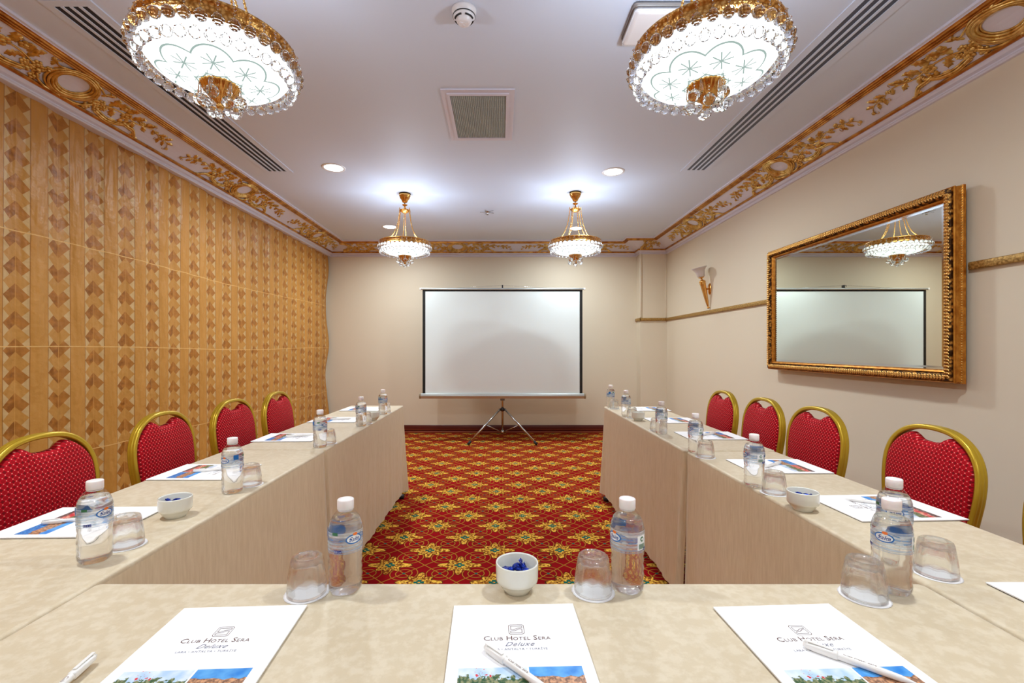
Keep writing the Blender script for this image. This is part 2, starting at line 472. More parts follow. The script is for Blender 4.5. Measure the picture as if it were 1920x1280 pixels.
# baseboards
t = MB().box(-2.50, 2.02, 6.775, 6.80, 0.028, 0.118, bev=0.006)
o = struct('baseboard_back', t, M['baseboard'])
struct('shoe_moulding', MB().box(-2.50, 2.02, 6.762, 6.775, 0.0, 0.03, bev=0.004).box(-2.50, 2.02, 6.770, 6.776, 0.052, 0.060), M['base_edge'], o)
t = MB().box(2.375, 2.40, ROOM_Y0, 6.61, 0, 0.118, bev=0.006)
struct('baseboard_right', t, M['baseboard'])
t = MB().box(1.995, 2.40, 6.585, 6.61, 0, 0.118, bev=0.006)
struct('baseboard_pier', t, M['baseboard'])
# gold dado rail: right wall and round the pier
RZ0, RZ1 = 1.648, 1.688
t = MB().box(2.378, 2.40, ROOM_Y0, 2.335, RZ0, RZ1, bev=0.005)
t.box(2.378, 2.40, 3.965, 6.61, RZ0, RZ1, bev=0.005)
t.box(2.0, 2.40, 6.588, 6.61, RZ0, RZ1, bev=0.005); t.box(1.998, 2.02, 6.588, 6.80, RZ0, RZ1, bev=0.005)
struct('trim_2', t, M['rail'])

# cornice: profile swept round the room, mitred
path = [((-2.52, ROOM_Y0), (1, 1)), ((-2.52, 6.80), (1, -1)), ((2.02, 6.80), (-1, -1)), ((2.02, 6.61), (-1, -1)),
        ((2.40, 6.61), (-1, -1)), ((2.40, ROOM_Y0), (-1, 1))]
def sweep(prof):
    mb = MB(); rings = []
    for (px, py), (nx, ny) in path:
        rings.append([(px+nx*d, py+ny*d, z) for d, z in prof])
    rings.append(rings[0])
    return mb.loft(rings, closed=False, cap=False, smooth=False)
def cove(t):       # t 0 bottom .. 1 top
    d = 0.044+t*0.191; z = 2.674+t*0.088; s = 4*t*(1-t)*0.013
    return d-s*0.42, z+s*0.9
W1 = [(-0.08, 2.606), (0.0, 2.606), (0.014, 2.608), (0.016, 2.618), (0.009, 2.625), (0.010, 2.632), (0.026, 2.638), (0.034, 2.648), (0.036, 2.660)]
PAN = [cove(i/8) for i in range(9)]
W2 = [(0.270, 2.770), (0.276, 2.776), (0.290, 2.777), (0.290, 2.79)]
corn = struct('trim_1', sweep(W1+PAN+W2), M['cornice'])
def gp(prof): return sweep(prof)
o1 = gp([(0.034, 2.657), (0.044, 2.655), (0.052, 2.661), (0.053, 2.669), (0.046, 2.677)]).build('gilt_bead', M['gilt_line'], corn)
U = [(0.226, 2.7585)]
for i in range(3):
    for k in range(5):
        a = PI*k/4; U.append((0.2325+0.0145*i-0.0065*math.cos(a), 2.7585+0.0045*i-0.008*math.sin(a)))
U.append((0.274, 2.772))
o2 = gp(U).build('gilt_moulding', M['gilt_line'], corn)

# rococo ornament: local X along the cornice, Y up the cove, Z out of it
def lens(mb, x, y, ang, L, Wd, h=0.010, ser=0.25, n=7, curl=0.0):
    pts_l = []; pts_r = []; mid = []
    for i in range(n+1):
        u = i/n; ww = Wd*math.sin(PI*min(u*0.93+0.05, 1))**0.8*(1+ser*math.sin(u*PI*6))
        if i == n: ww = 0.0005
        a = ang+curl*u
        cx = x+L*u*math.cos(ang+curl*u*0.5); cy = y+L*u*math.sin(ang+curl*u*0.5)
        nx, ny = -math.sin(a), math.cos(a)
        pts_l.append((cx+nx*ww, cy+ny*ww, 0.001)); pts_r.append((cx-nx*ww, cy-ny*ww, 0.001)); mid.append((cx, cy, h*(0.4+0.6*math.sin(PI*u*0.9+0.1))))
    vs = pts_l+mid+pts_r; N = n+1; fs = []
    for i in range(n):
        fs.append((i, i+1, N+i+1, N+i)); fs.append((N+i, N+i+1, 2*N+i+1, 2*N+i))
    mb.add(vs, [tuple(reversed(f)) for f in fs], True)
def rose(mb, x, y, r, h=0.014, petals=6):
    for k in range(petals):
        a = 2*PI*k/petals+0.3
        mb.ball((x+math.cos(a)*r*0.62, y+math.sin(a)*r*0.62, h*0.25), r*0.42, 7, 4, sc=(1, 1, h/r*0.9))
    mb.ball((x, y, h*0.5), r*0.40, 7, 4, sc=(1, 1, h/r*1.2))
def stroke(mb, P, r0, r1, n=6):
    Q = catmull([(p[0], p[1], p[2] if len(p) > 2 else 0.004) for p in P], 5)
    N = len(Q); mb.tube(Q, [r0+(r1-r0)*i/(N-1) for i in range(N)], n)
def curl(mb, x, y, r, a0, turns, th=0.0022, flip=1):
    P = [(x+r*(1-0.75*k/12)*math.cos(a0+flip*turns*2*PI*k/12), y+r*(1-0.75*k/12)*math.sin(a0+flip*turns*2*PI*k/12), 0.004) for k in range(13)]
    mb.tube([Vector(p) for p in P], th, 5)
def ornament_half(mb, s=1, trunc=1.0, seed=1):
    rnd = random.Random(seed)
    fx = lambda x: s*x
    # flower cluster beside the shell frame
    for x, y, r in ((0.165, -0.035, 0.026), (0.205, -0.055, 0.024), (0.15, -0.078, 0.022), (0.19, -0.01, 0.020), (0.232, -0.035, 0.018), (0.135, -0.005, 0.018)):
        rose(mb, fx(x), y, r*1.2, 0.018)
    for x, y, a, L in ((0.13, 0.02, 2.2, 0.06), (0.15, 0.03, 1.2, 0.055), (0.22, -0.07, -0.5, 0.05), (0.24, -0.02, 0.3, 0.045)):
        lens(mb, fx(x), y, a if s > 0 else PI-a, L, 0.013)
    # acanthus C-scrolls along the bottom
    sc = [(0.21, -0.072, 0.006), (0.29, -0.088, 0.008), (0.36, -0.078, 0.009), (0.405, -0.055, 0.008), (0.425, -0.036, 0.006), (0.412, -0.028, 0.005)]
    for dy, rr in ((0.0, 0.012), (0.013, 0.007), (-0.011, 0.007)):
        stroke(mb, [(fx(a), b+dy, c) for a, b, c in sc], rr*0.7, rr*0.55)
    sc = [(0.385, -0.045, 0.006), (0.43, -0.052, 0.008), (0.475, -0.055, 0.009), (0.51, -0.078, 0.008), (0.535, -0.104, 0.006)]
    for dy, rr in ((0.0, 0.012), (-0.012, 0.007)):
        stroke(mb, [(fx(a), b+dy, c) for a, b, c in sc], rr*0.8, rr*0.6)
    for x, y, a, L in ((0.36, -0.07, 0.5, 0.06), (0.395, -0.05, 1.4, 0.035), (0.44, -0.06, -0.3, 0.045), (0.50, -0.08, -1.4, 0.03), (0.535, -0.10, -0.4, 0.03), (0.30, -0.085, 0.3, 0.06)):
        lens(mb, fx(x), y, a if s > 0 else PI-a, L, 0.011, 0.011)
    # rose vine
    vine = [(0.20, -0.02), (0.26, 0.0), (0.32, 0.008), (0.38, 0.004), (0.43, -0.004), (0.48, 0.0), (0.52, 0.014), (0.56, 0.024), (0.61, 0.016), (0.66, -0.004), (0.71, -0.002), (0.75, -0.022), (0.775, -0.05)]
    stroke(mb, [(fx(a), b) for a, b in vine], 0.0055, 0.0026)
    for x, y, r in ((0.30, 0.05, 0.026), (0.365, 0.0, 0.031), (0.475, 0.018, 0.017), (0.60, 0.018, 0.012), (0.67, 0.0, 0.018), (0.778, -0.052, 0.010)):
        rose(mb, fx(x), y, r*1.15, 0.015)
    lv = [(0.24, 0.0, 1.5, .055, .018), (0.25, 0.02, 0.9, .06, .016), (0.27, -0.01, -0.9, .05, .015), (0.26, 0.03, 2.2, .05, .015), (0.33, 0.03, 0.9, .06, .018), (0.35, 0.02, 1.7, .05, .015),
          (0.40, 0.02, 0.6, .06, .015), (0.41, 0.0, 1.2, .05, .014), (0.42, -0.01, -0.7, .05, .012), (0.45, 0.01, 2.0, .045, .012), (0.49, 0.01, 0.9, .05, .011), (0.50, 0.0, -0.6, .045, .011),
          (0.53, 0.02, 1.3, .04, .009), (0.57, 0.02, -0.9, .035, .008), (0.63, 0.01, 0.6, .045, .010), (0.655, 0.0, -1.2, .045, .010), (0.69, 0.0, 0.9, .045, .011), (0.70, -0.01, -1.0, .04, .009), (0.73, -0.01, 0.2, .04, .009), (0.36, -0.03, -1.2, .04, .012)]
    for x, y, a, L, wd in lv:
        lens(mb, fx(x), y, a if s > 0 else PI-a, L*1.25, wd*1.35, 0.013, 0.35)
    for x, y, r, a, f in ((0.29, -0.035, 0.018, 1.5, 1), (0.545, 0.05, 0.018, -0.5, 1), (0.59, -0.006, 0.014, 1.0, -1), (0.645, -0.03, 0.014, 2.0, 1), (0.755, -0.06, 0.016, 1.2, -1), (0.50, 0.048, 0.013, 0.0, -1)):
        curl(mb, fx(x), y, r, a if s > 0 else PI-a, 0.8, 0.0018, f*s)
def ornament_centre(mb, half=0):
    rng = range(0, 33)
    a_lo, a_hi = (0, 2*PI) if half == 0 else (-PI/2, PI/2)
    for k, (rs, th, zz) in enumerate(((1.0, 0.005, 0.004), (1.13, 0.0075, 0.010), (1.29, 0.0085, 0.015), (1.46, 0.008, 0.014), (1.62, 0.007, 0.009))):
        P = []
        for i in rng:
            a = a_lo+(a_hi-a_lo)*i/32
            wob = 1+0.07*math.sin(3*a+k*0.6)*(rs-0.9)
            xx = 0.082*rs*wob*math.cos(a); yy = 0.064*(1+(rs-1)*0.95)*wob*math.sin(a)+0.004
            P.append((xx, max(-0.112, min(0.112, yy)), zz))
        if half == 0: mb.tube([Vector(p) for p in P[:-1]], th, 6, closed=True)
        else: mb.tube([Vector(p) for p in P], th, 6)
    # crest, shells at foot and sides
    for a, L, wd in ((0.4, 0.055, 0.014), (1.1, 0.035, 0.012), (PI/2, 0.03, 0.012), (2.0, 0.035, 0.012), (2.74, 0.055, 0.014)):
        if half and math.cos(a) < -0.01: continue
        lens(mb, 0.0, 0.088, a, L, wd, 0.018); lens(mb, 0.0, -0.088, -a, L, wd, 0.018)
        lens(mb, 0.095, 0.02, a-PI/2+0.5, L, wd, 0.018)
        if not half: lens(mb, -0.095, 0.02, a+PI/2-0.5, L, wd, 0.018)
    rose(mb, 0.02 if half else 0.0, -0.098, 0.022, 0.02); rose(mb, 0.015 if half else 0.0, 0.092, 0.018, 0.02)
    for s in ((1,) if half else (1, -1)):
        stroke(mb, [(s*0.06, 0.09), (s*0.10, 0.078, 0.012), (s*0.14, 0.06, 0.01), (s*0.165, 0.075), (s*0.15, 0.09)], 0.007, 0.004)
        stroke(mb, [(s*0.03, -0.10), (s*0.08, -0.098, 0.01), (s*0.13, -0.08, 0.012), (s*0.16, -0.05, 0.01)], 0.008, 0.006)
        lens(mb, s*0.155, 0.055, 0.7 if s > 0 else PI-0.7, 0.05, 0.013, 0.014)
def conf(mb, sag=True):   # drape the flat ornament on the concave cove
    out = []
    for x, y, z in mb.v:
        t = max(-1, min(1, y/0.105)); s = (1-t*t)*0.013
        out.append((x, y, z-s))
    mb.v = out; return mb
full = MB(); ornament_centre(full); ornament_half(full, 1, seed=1); ornament_half(full, -1, seed=2); conf(full)
halfR = MB(); ornament_centre(halfR, 1); ornament_half(halfR, 1, seed=3); conf(halfR)
pc = Vector((0.1395, 2.718)); up = Vector((0.191, 0.088)).normalized()
def place_orn(o, side, s, sx=1.0, flip=1):
    # side: inward normal n (x,y), wall coordinate; X axis along the wall so that X x Y = Z(out)
    nx, ny, wall = side
    Y = Vector((nx*up.x, ny*up.x, up.y)); Z = Vector((nx*up.y, ny*up.y, -up.x))
    X = Y.cross(Z)
    if nx: p = Vector((wall+nx*pc.x, s, pc.y))
    else: p = Vector((s, wall+ny*pc.x, pc.y))
    Mx = Matrix((X*sx, Y, Z)).transposed().to_4x4(); Mx.translation = p
    o.matrix_world = Mx
LEFT, RIGHT, BACK, PIER = (1, 0, -2.52), (-1, 0, 2.40), (0, -1, 6.80), (0, -1, 6.61)
fo = full.build('gilt_cartouche', M['gilt'], corn); place_orn(fo, LEFT, 2.56)
def orn(src, side, s, sx=1.0):
    o = src.copy(); C.objects.link(o); o.parent = corn; place_orn(o, side, s, sx)
for s in (4.27, 5.98, 0.85, -0.86): orn(fo, LEFT, s, 1.0 if s < 5 else 0.93)
for s in (2.06, 3.72, 5.38, 0.40, -1.26): orn(fo, RIGHT, s)
for s in (-0.62, 1.09): orn(fo, BACK, s)
ho = halfR.build('gilt_half_cartouche', M['gilt'], corn); place_orn(ho, BACK, -2.30, 1.0)
orn(ho, PIER, 2.06-0.06, 0.34)

# ------------------------------------------------------------------ ceiling fittings
def diffuser(x0, x1, y0, y1, label, dark):
    r = empty('linear_air_diffuser', ((x0+x1)/2, (y0+y1)/2, CEIL), 0, label, 'air vent', 'slot diffusers in the ceiling')
    hw, hl = (x1-x0)/2, (y1-y0)/2
    f = MB(); m_ = 0.035
    f.box(-hw-m_, -hw, -hl-m_, hl+m_, -0.006, 0.0); f.box(hw, hw+m_, -hl-m_, hl+m_, -0.006, 0.0)
    f.box(-hw, hw, -hl-m_, -hl, -0.006, 0); f.box(-hw, hw, hl, hl+m_, -0.006, 0)
    f.build('frame', M['ceiling'], r)
    n = 4; pitch = 2*hw/n
    for k in range(n):
        MB().box(-hw+pitch*(k+0.12), -hw+pitch*(k+0.78), -hl, hl, -0.0035, -0.0005).build('slot', dark, r)
    for k in range(n+1):
        MB().box(-hw+pitch*(k-0.22 if k else 0), -hw+pitch*(k+0.12 if k < n else k), -hl, hl, -0.007, 0.0, bev=0).build('blade', M['ceiling'], r)
diffuser(-2.01, -1.845, 2.06, 3.98, 'white linear slot diffuser with black slots near the curtain side', M['slot'])
M['slot_blue'] = Mat('slot_grey', srgb(84, 90, 104), 0.5, 0.3)
diffuser(1.60, 1.765, 1.55, 3.95, 'white linear slot diffuser with grey slots on the mirror side', M['slot_blue'])

gr = empty('return_air_grille', (-0.135, 3.05, CEIL), 0, 'rectangular ceiling air grille with fine metal mesh between the front chandeliers', 'air vent')
f = MB(); a, b, c = 0.222, 0.33, 0.045
for z0, z1, o_, i_ in ((-0.008, 0, 0, c), (-0.016, -0.004, c-0.012, c+0.006)):
    f.box(-a+o_, -a+i_, -b+o_, b-o_, z0, z1); f.box(a-i_, a-o_, -b+o_, b-o_, z0, z1)
    f.box(-a+i_, a-i_, -b+o_, -b+i_, z0, z1); f.box(-a+i_, a-i_, b-i_, b-o_, z0, z1)
f.build('frame', M['cornice'], gr)
M['grid'] = Mat('grille_metal', srgb(196, 200, 192), 0.4, 0.2); M['void'] = Mat('duct_dark', srgb(128, 134, 124), 0.8)
f = MB(); n = 30
for k in range(n+1):
    x = -a+c+(2*(a-c))*k/n; f.box(x-0.0011, x+0.0011, -b+c, b-c, -0.011, -0.001)
n = 42
for k in range(n+1):
    y = -b+c+(2*(b-c))*k/n; f.box(-a+c, a-c, y-0.0011, y+0.0011, -0.0105, -0.0012)
f.build('mesh_grid', M['grid'], gr)
MB().box(-a+c, a-c, -b+c, b-c, -0.001, -0.0002).build('duct_opening', M['void'], gr)

sd = empty('smoke_detector', (-0.165, 2.09, CEIL), 0, 'round white smoke detector on the ceiling near the front', 'smoke detector')
MB().lathe([(0.035, -0.030), (0.050, -0.026), (0.053, -0.012), (0.056, -0.008), (0.056, 0)], 40).build('base', M['white_plastic'], sd)
MB().lathe([(0.0495, -0.031), (0.0515, -0.031), (0.0515, -0.0275), (0.0495, -0.0275)], 40).build('gap_ring', M['dark'], sd)
MB().lathe([(0.02, -0.062), (0.028, -0.060), (0.034, -0.052), (0.036, -0.046), (0.048, -0.036), (0.050, -0.031), (0.040, -0.028)], 40).build('sensing_head', M['white_plastic'], sd)
for k in range(4):
    f = MB(); P = [(0.0405*math.cos(a), 0.0405*math.sin(a), -0.0425) for a in [k*PI/2+0.2+1.15*i/8 for i in range(9)]]
    f.tube([Vector(p) for p in P], 0.0042, 6); f.build('chamber_slot', M['dark'], sd)
f = MB()
for k in range(3):
    a = k*2*PI/3; f.box(-0.004, 0.004, 0.006, 0.022, -0.0645, -0.058, Matrix.Rotation(a, 4, 'Z'))
f.build('vent_rib', M['white_plastic'], sd)

ap = empty('wireless_access_point', (0.735, 2.15, CEIL), 0, 'rounded square white box on the ceiling half behind the right front chandelier', 'wireless router')
MB().box(-0.14, 0.14, -0.12, 0.12, -0.022, 0, bev=0.018).build('shaded_base', Mat('ap_shade_grey', srgb(150, 144, 140), 0.4), ap)  # grey stands for the box's shadowed sides and the shadow beside them
MB().box(-0.135, 0.15, -0.115, 0.13, -0.045, -0.022, bev=0.02).build('cover', M['white_plastic'], ap)
sp = empty('fire_sprinkler', (-0.144, 5.17, CEIL), 0, 'small ceiling sprinkler head with thin arms before the screen', 'sprinkler')
MB().lathe([(0.008, -0.03), (0.010, -0.02), (0.016, -0.006), (0.028, -0.002), (0.028, 0)], 20).build('body', M['chrome'], sp)
f = MB()
for k in range(5): f.box(-0.004, 0.004, 0.01, 0.085, -0.006, -0.003, Matrix.Rotation(k*2*PI/5+0.3, 4, 'Z'))
f.build('rosette_arm', M['chrome'], sp)
MB().lathe([(0.014, -0.036), (0.014, -0.033)], 16).build('deflector', M['chrome'], sp)

# recessed downlights (a lamp in each)
DL = [(-1.42, 3.91, 'round recessed downlight glowing left of the grille, nearest on the curtain side'),
      (0.985, 4.0, 'round recessed downlight glowing right of the grille, nearest on the mirror side'),
      (-1.40, 5.81, 'small recessed downlight beyond the left far chandelier'),
      (0.972, 5.88, 'small recessed downlight seen through the right far chandelier chains'),
      (-1.42, 1.15, 'recessed downlight above the near curtain, out of view'), (0.985, 1.15, 'recessed downlight above the near right table, out of view'),
      (-1.42, -1.3, 'recessed downlight behind the camera on the curtain side'), (0.985, -1.3, 'recessed downlight behind the camera on the right')]
ring = MB().lathe([(0.078, -0.004), (0.092, -0.006), (0.098, -0.003), (0.099, 0.0), (0.078, 0.0)], 36, cap=False)
lensm = MB().lathe([(0.001, -0.0015), (0.078, -0.0015)], 32, cap=False)
rg = lg = None
for i, (x, y, lb) in enumerate(DL):
    r = empty('recessed_downlight', (x, y, CEIL), 0, lb, 'ceiling light', 'recessed downlights')
    if i == 0:
        rg = ring.build('trim_ring', M['white_plastic'], r); lg = lensm.build('lens', M['lens'], r)
    else:
        for q in (rg, lg):
            c = q.copy(); C.objects.link(c); c.parent = r
    L = bpy.data.lights.new('downlight_lamp', 'AREA'); L.shape = 'DISK'; L.size = 0.15; L.energy = DOWN_W; L.color = NEUT
    L.spread = math.radians(165)
    lo = bpy.data.objects.new('downlight_lamp', L); C.objects.link(lo); lo.parent = r; lo.location = (0, 0, -0.008)

# ------------------------------------------------------------------ chandeliers
def make_chandelier():
    r = empty('crystal_chandelier')            # origin on the ceiling
    # canopy and stem (z down from the ceiling)
    MB().lathe([(0.004, -0.092), (0.020, -0.088), (0.026, -0.078), (0.034, -0.060), (0.044, -0.048), (0.050, -0.040), (0.050, -0.034), (0.056, -0.026), (0.058, -0.018), (0.054, -0.010), (0.054, -0.006)], 40,
        rad=lambda a, z: 1+(0.03*math.cos(12*a) if z < -0.045 else 0)).build('canopy', M['brass'], r)
    MB().lathe([(0.058, -0.006), (0.058, 0)], 32).build('canopy_gasket', M['dark'], r)
    MB().lathe([(0.003, -0.138), (0.008, -0.134), (0.006, -0.126), (0.014, -0.121), (0.025, -0.115), (0.027, -0.110), (0.022, -0.107), (0.006, -0.104), (0.004, -0.090)], 28).build('stem_knob', M['brass'], r)
    MB().lathe([(0.012, -0.196), (0.024, -0.190), (0.036, -0.182), (0.047, -0.172), (0.049, -0.166), (0.040, -0.160), (0.024, -0.152), (0.012, -0.144), (0.006, -0.134)], 48,
        rad=lambda a, z: 1+0.07*abs(math.cos(6*a))).build('crown', M['filigree'], r)
    for k in range(6):
        a = 2*PI*k/6+PI/6
        ca, sa = math.cos(a), math.sin(a)
        h = MB(); h.tube(catmull([(0.040*ca, 0.040*sa, -0.172), (0.052*ca, 0.052*sa, -0.160), (0.054*ca, 0.054*sa, -0.145), (0.058*ca, 0.058*sa, -0.172), (0.055*ca, 0.055*sa, -0.186)], 4), 0.003, 6)
        h.build('hook', M['brass'], r)
        P = catmull([(0.055*ca, 0.055*sa, -0.184), (0.066*ca, 0.066*sa, -0.26), (0.085*ca, 0.085*sa, -0.34), (0.12*ca, 0.12*sa, -0.415), (0.17*ca, 0.17*sa, -0.465), (0.222*ca, 0.222*sa, -0.485)], 22)
        c = MB(); c.tube(P, [0.0042+0.0014*math.sin(i*1.55) for i in range(len(P))], 6)
        c.build('chain', M['brass'], r)
    # pierced brass band
    MB().lathe([(0.226, -0.532), (0.238, -0.534), (0.242, -0.528), (0.239, -0.522), (0.236, -0.519), (0.2375, -0.512), (0.236, -0.505), (0.2385, -0.502), (0.2365, -0.499), (0.240, -0.494), (0.246, -0.488), (0.247, -0.480), (0.240, -0.478), (0.234, -0.480), (0.234, -0.528), (0.226, -0.532)], 72, cap=False).build('pierced_band', M['filigree'], r)
    # bowl
    MB().lathe([(0.045, -0.6215), (0.09, -0.617), (0.13, -0.609), (0.165, -0.600), (0.19, -0.588), (0.208, -0.574), (0.224, -0.554), (0.235, -0.532)], 64, cap=False).build('glass_bowl', M['bowl'], r)
    # finial
    MB().lathe([(0.003, -0.704), (0.010, -0.700), (0.0125, -0.692), (0.008, -0.684), (0.012, -0.680), (0.020, -0.672), (0.036, -0.658), (0.049, -0.642), (0.058, -0.626), (0.062, -0.616), (0.050, -0.613)], 96,
        rad=lambda a, z: 1+0.06*abs(math.cos(12*a))).build('finial', M['brass'], r)
    def bead(mb, x, y, z, R, sub=(9, 6)):
        mb.ball((x, y, z), R, sub[0], sub[1], smooth=False)
    def small(mb, x, y, z, s):
        mb.add([(x, y, z+s*1.3), (x+s, y, z), (x, y+s, z), (x-s, y, z), (x, y-s, z), (x, y, z-s*1.3)], [(0,1,2),(0,2,3),(0,3,4),(0,4,1),(5,2,1),(5,3,2),(5,4,3),(5,1,4)])
    d = MB()      # outer drop, in front of the band; local: origin on the rim
    small(d, 0, 0, -0.010, 0.006); small(d, 0, 0, -0.024, 0.005); small(d, 0, 0, -0.036, 0.004); bead(d, 0, 0, -0.058, 0.0185)
    n = 36; first = None
    for k in range(n):
        a = 2*PI*k/n
        if first is None: o = d.build('outer_crystal_drop', M['crystal'], r); first = o
        else: o = first.copy(); C.objects.link(o); o.parent = r
        o.location = (0.2525*math.cos(a), 0.2525*math.sin(a), -0.484); o.rotation_euler = (0, 0, a)
    d = MB(); small(d, 0, 0, -0.008, 0.005); bead(d, 0, 0, -0.030, 0.0175); first = None
    for k in range(n):
        a = 2*PI*(k+0.5)/n
        if first is None: o = d.build('inner_crystal_drop', M['crystal'], r); first = o
        else: o = first.copy(); C.objects.link(o); o.parent = r
        o.location = (0.233*math.cos(a), 0.233*math.sin(a), -0.556); o.rotation_euler = (0, 0, a)
    p = MB(); small(p, 0, 0, -0.006, 0.005); small(p, 0, 0, -0.018, 0.0045); small(p, 0, 0, -0.029, 0.004); bead(p, 0, 0, -0.054, 0.021); first = None
    for k in range(8):
        a = 2*PI*k/8+0.2
        if first is None: o = p.build('pendant_drop', M['crystal'], r); first = o
        else: o = first.copy(); C.objects.link(o); o.parent = r
        o.location = (0.066*math.cos(a), 0.066*math.sin(a), -0.618)
        if k % 2: o.location.z -= 0.022; o.location.x *= 0.80; o.location.y *= 0.80
    p = MB(); p.lathe([(0.0005, -0.062), (0.0075, -0.046), (0.0045, -0.012), (0.001, -0.002)], 6, smooth=False); first = None
    for k in range(6):
        a = 2*PI*k/6+0.55
        if first is None: o = p.build('crystal_spear', M['crystal'], r); first = o
        else: o = first.copy(); C.objects.link(o); o.parent = r
        o.location = (0.060*math.cos(a), 0.060*math.sin(a), -0.614)
    p = MB(); bead(p, 0, 0, -0.716, 0.018); p.build('bottom_crystal', M['crystal'], r)
    # bulbs in the basket
    b = MB().lathe([(0.004, 0), (0.012, 0.008), (0.016, 0.02), (0.013, 0.034), (0.004, 0.044)], 14); first = None
    for k in range(3):
        a = 2*PI*k/3+0.4
        if first is None: o = b.build('bulb', M['bulb'], r); first = o
        else: o = first.copy(); C.objects.link(o); o.parent = r
        o.location = (0.11*math.cos(a), 0.11*math.sin(a), -0.572)
    return r
ch0 = make_chandelier()
CH = [(-0.983, 1.61, 'lit crystal chandelier hanging nearest on the curtain side, cut off at the top edge'),
      (0.722, 1.61, 'lit crystal chandelier hanging nearest on the mirror side, over the slot diffuser'),
      (-0.951, 4.57, 'lit crystal chandelier hanging at the left before the far wall'),
      (0.741, 4.53, 'lit crystal chandelier hanging at the right before the far wall'),
      (-0.98, -1.35, 'unseen crystal chandelier behind the camera on the curtain side'),  # unseen pair carrying the rows on, added for its cool light
      (0.73, -1.35, 'unseen crystal chandelier behind the camera on the mirror side')]
for i, (x, y, lb) in enumerate(CH):
    o = ch0 if i == 0 else copy_tree(ch0)
    o.location = (x, y, CEIL); o.rotation_euler = (0, 0, (0.0, 0.35, 0.1, 0.5, 0, 0)[i])
    tag(o, lb, 'chandelier', 'crystal chandeliers')
    L = bpy.data.lights.new('chandelier_lamp', 'POINT'); L.energy = BULB_W; L.color = COOL; L.shadow_soft_size = 0.06
    lo = bpy.data.objects.new('chandelier_lamp', L); C.objects.link(lo); lo.parent = o; lo.location = (0, 0, -0.52)

# ------------------------------------------------------------------ curtain
def curtain():
    rnd = random.Random(3)
    mb = MB(); y0, y1, z0, z1 = -1.6, 6.735, 0.03, 2.64; ny, nz = 420, 44
    vs = []; fs = []
    for j in range(nz+1):
        z = z0+(z1-z0)*j/nz
        for i in range(ny+1):
            y = y0+(y1-y0)*i/ny
            q = ((y-2.42)/0.2325+0.5) % 1.0
            fold = 0.007*math.cos(2*PI*q)+0.006*math.sin(y*4.1+0.5*math.sin(z*1.3))+0.004*math.sin(y*9.7+z*1.1)
            fold += 0.004*math.exp(-((z-1.25)/0.03)**2)+0.004*math.exp(-((z-0.61)/0.03)**2)+0.003*math.exp(-((z-1.86)/0.03)**2)
            e = max(0, (y-6.3)/0.435); fold += e*e*0.02*math.sin(z*6)
            yy = y+(0.018*math.sin(z*5.2)+0.01*math.sin(z*11))*e*e
            vs.append((-2.548+fold, yy, z))
    for j in range(nz):
        for i in range(ny):
            a = j*(ny+1)+i; fs.append((a, a+1, a+ny+2, a+ny+1))
    mb.add(vs, fs, True)
    o = mb.build('curtain', M['curtain'])
    md = o.modifiers.new('thickness', 'SOLIDIFY'); md.thickness = 0.004; md.offset = -1
    tag(o, 'golden satin patchwork curtain covering the whole left wall', 'curtain')
curtain()

# ------------------------------------------------------------------ mirror
mr = empty('wall_mirror', (2.40, 3.15, 1.577), 0, 'wide mirror with a carved gold frame hanging on the right wall', 'mirror')
hy, hz = 0.75, 0.440     # glass half sizes
def rect_ring(prof):     # prof: (grow, x) closed ring swept round the rectangle
    rings = []
    for sy, sz in ((-1, -1), (1, -1), (1, 1), (-1, 1), (-1, -1)):
        rings.append([(x, sy*(hy+g), sz*(hz+g)) for g, x in prof])
    return MB().loft(rings, True, False, False)
MB().box(-0.07, -0.066, -hy-0.01, hy+0.01, -hz-0.01, hz+0.01).build('silvered_glass', M['mirror'], mr)
g = MB(); b = 0.02
rings = []
for gr_, x in ((-b, -0.0706), (0.0, -0.0695)):
    rings.append([(x, sy*(hy+gr_), sz*(hz+gr_)) for sy, sz in ((-1, -1), (1, -1), (1, 1), (-1, 1))])
g.loft(rings, True, False, False); g.build('bevelled_edge', Mat('mirror_bevel', srgb(220, 224, 220), 0.06, 1.0), mr)
dk = Mat('antique_gold', srgb(150, 100, 40), 0.4, 0.8)
dk.set('Base Color', dk.ramp(dk.voro(55), srgb(206, 150, 72), srgb(60, 36, 14), 0.2, 0.62)); dk.bump(dk.voro(55), 0.8, 0.004)
plain = Mat('plain_gold', srgb(196, 128, 42), 0.35, 0.75)
plain.set('Base Color', plain.ramp(plain.noise(40, 4), srgb(176, 108, 30), srgb(212, 148, 60), 0.35, 0.65))
rect_ring([(-0.004, -0.072), (0.002, -0.082), (0.010, -0.086), (0.014, -0.080), (0.014, -0.066), (-0.004, -0.066)]).build('sight_edge', plain, mr)
rect_ring([(0.014, -0.080), (0.020, -0.096), (0.032, -0.104), (0.044, -0.104), (0.054, -0.096), (0.056, -0.084), (0.05, -0.06), (0.014, -0.066)]).build('carved_band', dk, mr)
rect_ring([(0.056, -0.086), (0.060, -0.088), (0.064, -0.082), (0.060, -0.074), (0.0605, -0.058), (0.064, -0.050), (0.068, -0.046), (0.068, -0.032), (0.05, -0.032), (0.05, -0.06)]).build('cove', plain, mr)
MB().box(-0.034, -0.001, -0.6, 0.6, -0.3, 0.3).box(-0.066, -0.032, -hy-0.05, hy+0.05, -hz-0.05, hz+0.05).build('back_board', M['board'], mr)
lf = MB(); rn = random.Random(4)
